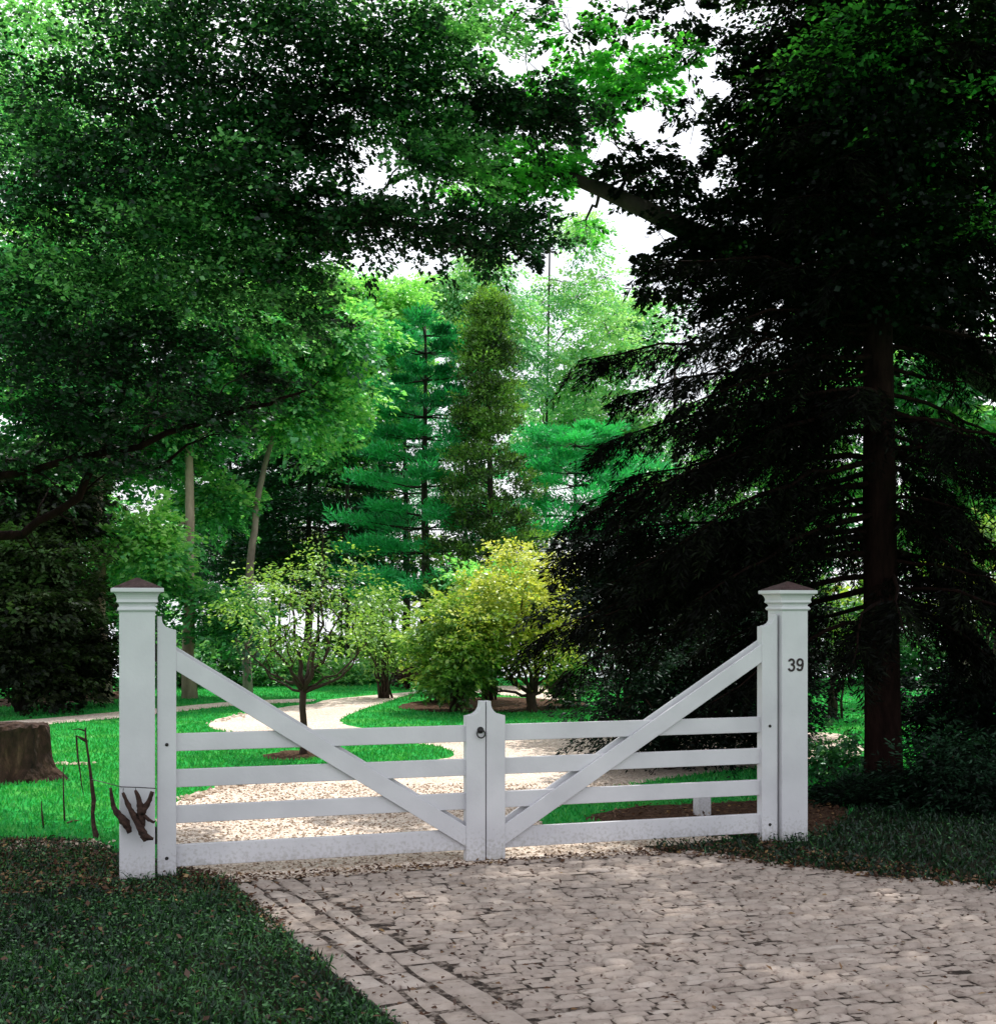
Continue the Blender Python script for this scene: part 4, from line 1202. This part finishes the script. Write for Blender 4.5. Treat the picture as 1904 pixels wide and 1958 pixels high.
# young stems against the water
for (x, w, t, lab) in [(612, 7, 980, 'thin dark sapling against the water behind the small tree'), (655, 6, 1000, 'thinnest sapling right of the small tree against the water'), (690, 9, 960, 'young tree with a straight dark stem against the lake glints'), (748, 8, 990, 'young tree with a dark stem left of the red shrub'), (812, 9, 980, 'young tree with a dark stem behind the rounded green shrub'), (540, 8, 980, 'young tree with a dark stem left of the small tree crown'), (455, 8, 960, 'young tree with a stem beside the leaning pinkish trunk')]:
    far_tree(lab, x, 34, w, t, [(x + RNG.normal(0, 15), 1060, 34, 50, 5, .45), (x + RNG.normal(0, 15), 1140, 26, 40, 3, .5), (x + RNG.normal(0, 10), 1230, 24, 30, 3, .45)], 'small_tree', 'bark', ns=8, L=.11, W=.07, group='young stems against the lake', name='young_tree')

# ------------------------------------------------------------------ grass, ground cover, litter, pebbles
def scatter(poly, n):
    lo, hi = poly.min(0), poly.max(0)
    lo = np.maximum(lo, [-14, 3.2]); hi = np.minimum(hi, [14, 30])
    p = RNG.uniform(lo, hi, (int(n * 3), 2))
    p = p[inside(p, poly)]
    return p[:n]


def blades(buf, p, z, h, w, tint, lay=.5):
    n = len(p)
    pos = np.column_stack([p, np.full(n, z)])
    ax = RNG.normal(0, lay, (n, 3)); ax[:, 2] = 1
    no = RNG.normal(0, 1, (n, 3)) * [1, 1, .3] - [0, .8, 0]
    buf.add(pos, ax, no, h * RNG.uniform(.6, 1.3, n), w * RNG.uniform(.7, 1.2, n), np.clip(tint + RNG.normal(0, .2, n), 0, 1))


gb = Leaves()
p = scatter(soil_poly, 95000)
msk = np.sin(p[:, 0] * 2.1 + 1.3 * np.sin(p[:, 1] * 1.7)) + .6 * np.sin(p[:, 1] * 3.1 + p[:, 0])
d_edge = (p - eA) @ en
keep = (RNG.random(len(p)) < np.clip(.75 + .25 * msk, .2, 1)) & ((p[:, 1] < 6.95 + .25 * np.sin(p[:, 0] * 3)) | (RNG.random(len(p)) < .55)) & (d_edge < .02 - .07 * RNG.random(len(p)))
p = p[keep]
lf_ = .42 + .22 * np.sin(p[:, 0] * 3.1 + 2 * np.sin(p[:, 1] * 2.3)) * np.sin(p[:, 1] * 4.1 + p[:, 0])
blades(gb, p, .008, .042, .009, lf_, .7)
# small broad leaves of creeping ground cover
p2 = p[RNG.random(len(p)) < .55] + RNG.normal(0, .02, (int(0) or 1, 2))
n = len(p2)
gb.add(np.column_stack([p2, RNG.uniform(.02, .055, n)]), RNG.normal(0, 1, (n, 3)) * [1, 1, .35], RNG.normal(0, .5, (n, 3)) + UP, .021 * RNG.uniform(.6, 1.4, n), .012, np.clip(RNG.normal(.5, .27, n), 0, 1))
for k in range(160):
    c0 = p[RNG.integers(len(p))]
    n = int(RNG.integers(14, 40))
    blades(gb, c0 + RNG.normal(0, .045, (n, 2)), .008, RNG.uniform(.05, .085), .009, RNG.uniform(.2, .6), .6)
tag(gb.build('grass', M['grass']), kind='stuff')

gb = Leaves()
pr = scatter(soilr_poly, 26000)
blades(gb, pr, .008, .06, .012, .3, .7)
n = len(pr)
gb.add(np.column_stack([pr + RNG.normal(0, .03, (n, 2)), RNG.uniform(.02, .08, n)]), RNG.normal(0, 1, (n, 3)) * [1, 1, .4], RNG.normal(0, .5, (n, 3)) + UP, .024 * RNG.uniform(.6, 1.4, n), .014, np.clip(RNG.normal(.32, .2, n), 0, 1))
tag(gb.build('ground_cover', M['grass']), kind='stuff')

# lawn blades where the lawn is nearest and along its edges
gb = Leaves()
q = RNG.uniform([-9, 7.2], [7, 27], (300000, 2))
dens = np.clip(12.0 / q[:, 1], 0, 1) ** 2
q = q[RNG.random(len(q)) < dens]
for poly in (drive_poly, path_poly, soil_poly, soilr_poly, bed_poly, bedr_poly, bedl_poly, ring_poly, apron):
    q = q[~inside(q, poly)]
vis = np.abs(q[:, 0] / q[:, 1]) < .42
q = q[vis]
blades(gb, q, 0, .045, .014 , .5, .5)
tag(gb.build('lawn_grass', M['lawngrass']), kind='stuff')

# pebbles: loose gravel near the gate and pale stones along the lawn edges
ico_v = np.array([(0, 0, 1), (0, 0, -1), (1, 0, 0), (-1, 0, 0), (0, 1, 0), (0, -1, 0)], float)
ico_f = [(0, 2, 4), (0, 4, 3), (0, 3, 5), (0, 5, 2), (1, 4, 2), (1, 3, 4), (1, 5, 3), (1, 2, 5)]


def pebbles(name, pts, size, z, mat, mu=.5):
    mb = MB()
    for (x, y) in pts:
        s = size * RNG.uniform(.5, 1.5)
        a = RNG.uniform(0, 6.28)
        sc = np.array([1, .75, .5]) * RNG.uniform(.8, 1.2, 3)
        v = ico_v * sc * s + RNG.normal(0, s * .12, (6, 3))
        R = np.array([[math.cos(a), -math.sin(a), 0], [math.sin(a), math.cos(a), 0], [0, 0, 1]])
        mb.add(v @ R.T + [x, y, z + s * .2], ico_f, float(np.clip(RNG.normal(mu, .22), 0, 1)))
    return tag(mb.build(name, mat, None, smooth=False), kind='stuff')


pp = scatter(drive_poly, 40000)
pp = pp[pp[:, 1] < 11.5]
pp = pp[~inside(pp, apron)][:9000]
pebbles('gravel', pp, .010, .004, M['pebble'], .5)
edge = []
for (xa, ya, xb, yb, n, sp) in [(346, 1531, 500, 1490, 160, .05), (500, 1490, 700, 1468, 90, .05), (78, 1464, 168, 1463, 90, .035), (20, 1622, 190, 1618, 130, .09), (20, 1600, 60, 1640, 0, .1), (398, 1386, 480, 1364, 40, .05)]:
    a, b_ = g2(xa, ya), g2(xb, yb)
    t = RNG.random((n, 1))
    edge.append(a * (1 - t) + b_ * t + RNG.normal(0, sp, (n, 2)))
pebbles('edging_pebbles', np.concatenate(edge), .028, .005, M['pebble'], .72)

# fallen leaves and debris on the paving, in front of the gate and on the soil
lb = Leaves()
a1 = scatter(apron, 1500)
a1 = a1[a1[:, 1] > 4]
n = len(a1)
lb.add(np.column_stack([a1, np.full(n, .030)]), RNG.normal(0, 1, (n, 3)) * [1, .5, .12], RNG.normal(0, .3, (n, 3)) + UP, .030 * RNG.uniform(.4, 1.5, n), .014 * RNG.uniform(.5, 1.4, n), np.clip(RNG.normal(.25, .25, n), 0, 1))
strip = np.array([g2(*p) for p in [(330, 1665), (440, 1680), (930, 1650), (1330, 1622), (1330, 1642), (930, 1662), (440, 1702), (330, 1706)]])
a2 = scatter(strip, 1500)
stripr = np.array([g2(*p) for p in [(1250, 1626), (1470, 1615), (1904, 1690), (2200, 1735), (2200, 1760), (1904, 1716), (1490, 1666), (1330, 1646)]])
a3 = scatter(stripr, 2200)
stripl = np.array([g2(*p) for p in [(180, 1630), (440, 1685), (560, 1780), (520, 1790), (430, 1730), (250, 1725), (120, 1690)]])
a4 = scatter(stripl, 2600)
a5 = scatter(bedr_poly, 900)
a6 = scatter(soil_poly, 1500)
a7 = scatter(np.array([g2(*p) for p in [(-200, 1625), (60, 1610), (200, 1620), (230, 1690), (60, 1720), (-250, 1710)]]), 2600)
for a_, z in ((a2, .012), (a3, .02), (a4, .016), (a5, .02), (a6, .045), (a7, .02)):
    n = len(a_)
    lb.add(np.column_stack([a_, z + RNG.random(n) * .015]), RNG.normal(0, 1, (n, 3)) * [1, 1, .3], RNG.normal(0, .4, (n, 3)) + UP, .032 * RNG.uniform(.5, 1.5, n), .020 * RNG.uniform(.5, 1.3, n), np.clip(RNG.normal(.32, .25, n), 0, 1))
tag(lb.build('leaf_litter', M['litter']), kind='stuff')

# weeds at the foot of each gate post
for (gx, gy, lab) in [(262, 1698, 'small green weed at the foot of the post with driftwood'), (1530, 1622, 'small dark green weed at the foot of the post numbered 39')]:
    b = G(gx, gy)
    wb = MB()
    for k in range(26):
        e = np.array(b) + [RNG.normal(0, .06), RNG.normal(-.03, .02), RNG.uniform(.03, .11)]
        q = bend(b, e, .1, .05, 4)
        d = nrm(RNG.normal(0, 1, 3) * [1, 1, .4]); sd_ = nrm(np.cross(d, UP))
        s0 = .013 * RNG.uniform(.7, 1.3)
        n0 = len(wb.v)
        wb.add([b, q[1], q[2], e, e + d * s0 + sd_ * s0 * .8, e + d * s0 * 2.6, e + d * s0 - sd_ * s0 * .8, q[2] + [.002, 0, .002], q[1] + [.002, 0, .002]], [(0, 1, 8), (1, 2, 7, 8), (2, 3, 7), (3, 4, 5, 6)], float(np.clip(RNG.normal(.5, .2), 0, 1)))
    # all stems share the root point
    root_i = 0
    wb.f = [tuple(0 if (wb.v[i] == wb.v[0]) else i for i in f) for f in wb.f]
    tag(wb.build('weed', M['grass']), lab, 'weed')

print('leaves in trees and shrubs:', NB[0])

# ------------------------------------------------------------------ light, sky, camera
SUN_EL, SUN_AZ = math.radians(66), math.radians(20)     # azimuth clockwise from +Y (away from the camera)
sd = Vector((math.sin(SUN_AZ) * math.cos(SUN_EL), math.cos(SUN_AZ) * math.cos(SUN_EL), math.sin(SUN_EL)))
sun = bpy.data.lights.new('sun', 'SUN')
sun.energy = 5.0; sun.angle = math.radians(.53); sun.color = (1.0, .955, .88)
so = bpy.data.objects.new('sun', sun); COL.objects.link(so)
so.rotation_euler = sd.to_track_quat('Z', 'Y').to_euler()
so.location = (0, 0, 30)

world = bpy.data.worlds.new('World'); scene.world = world
world.use_nodes = True
nt = world.node_tree; nt.nodes.clear(); ns, ln = nt.nodes, nt.links
sky = ns.new('ShaderNodeTexSky'); sky.sky_type = 'NISHITA'; sky.sun_disc = False
sky.sun_elevation = SUN_EL; sky.sun_rotation = SUN_AZ
sky.dust_density = 3.0; sky.air_density = 1.0
tc = ns.new('ShaderNodeTexCoord')
cn = ns.new('ShaderNodeTexNoise'); cn.inputs['Scale'].default_value = 2.2; cn.inputs['Detail'].default_value = 7
ln.new(tc.outputs['Generated'], cn.inputs['Vector'])
mr = ns.new('ShaderNodeMapRange'); mr.inputs[1].default_value = .30; mr.inputs[2].default_value = .55; mr.inputs[3].default_value = .55; mr.inputs[4].default_value = 1.0
ln.new(cn.outputs['Fac'], mr.inputs[0])
mx = ns.new('ShaderNodeMix'); mx.data_type = 'RGBA'
ln.new(mr.outputs[0], mx.inputs[0]); ln.new(sky.outputs[0], mx.inputs[6]); mx.inputs[7].default_value = (10.5, 10.6, 11.2, 1)
bg = ns.new('ShaderNodeBackground'); bg.inputs['Strength'].default_value = .14
ln.new(mx.outputs[2], bg.inputs[0])
wo = ns.new('ShaderNodeOutputWorld'); ln.new(bg.outputs[0], wo.inputs[0])

cam = bpy.data.cameras.new('camera')
cam.sensor_fit = 'HORIZONTAL'; cam.sensor_width = 36; cam.lens = 36 * F / 1904
cam.shift_y = (HY - 979) / 1904
cam.clip_start = .1; cam.clip_end = 5000
co = bpy.data.objects.new('camera', cam); COL.objects.link(co)
co.location = (0, 0, H); co.rotation_euler = (math.radians(90), 0, 0)
scene.camera = co

scene.view_settings.view_transform = 'Standard'
scene.view_settings.look = 'None'
scene.view_settings.exposure = 0
scene.view_settings.gamma = 1
scene.cycles.use_denoising = True
scene.cycles.max_bounces = 6
scene.cycles.transparent_max_bounces = 4
scene.cycles.caustics_reflective = False
scene.cycles.caustics_refractive = False
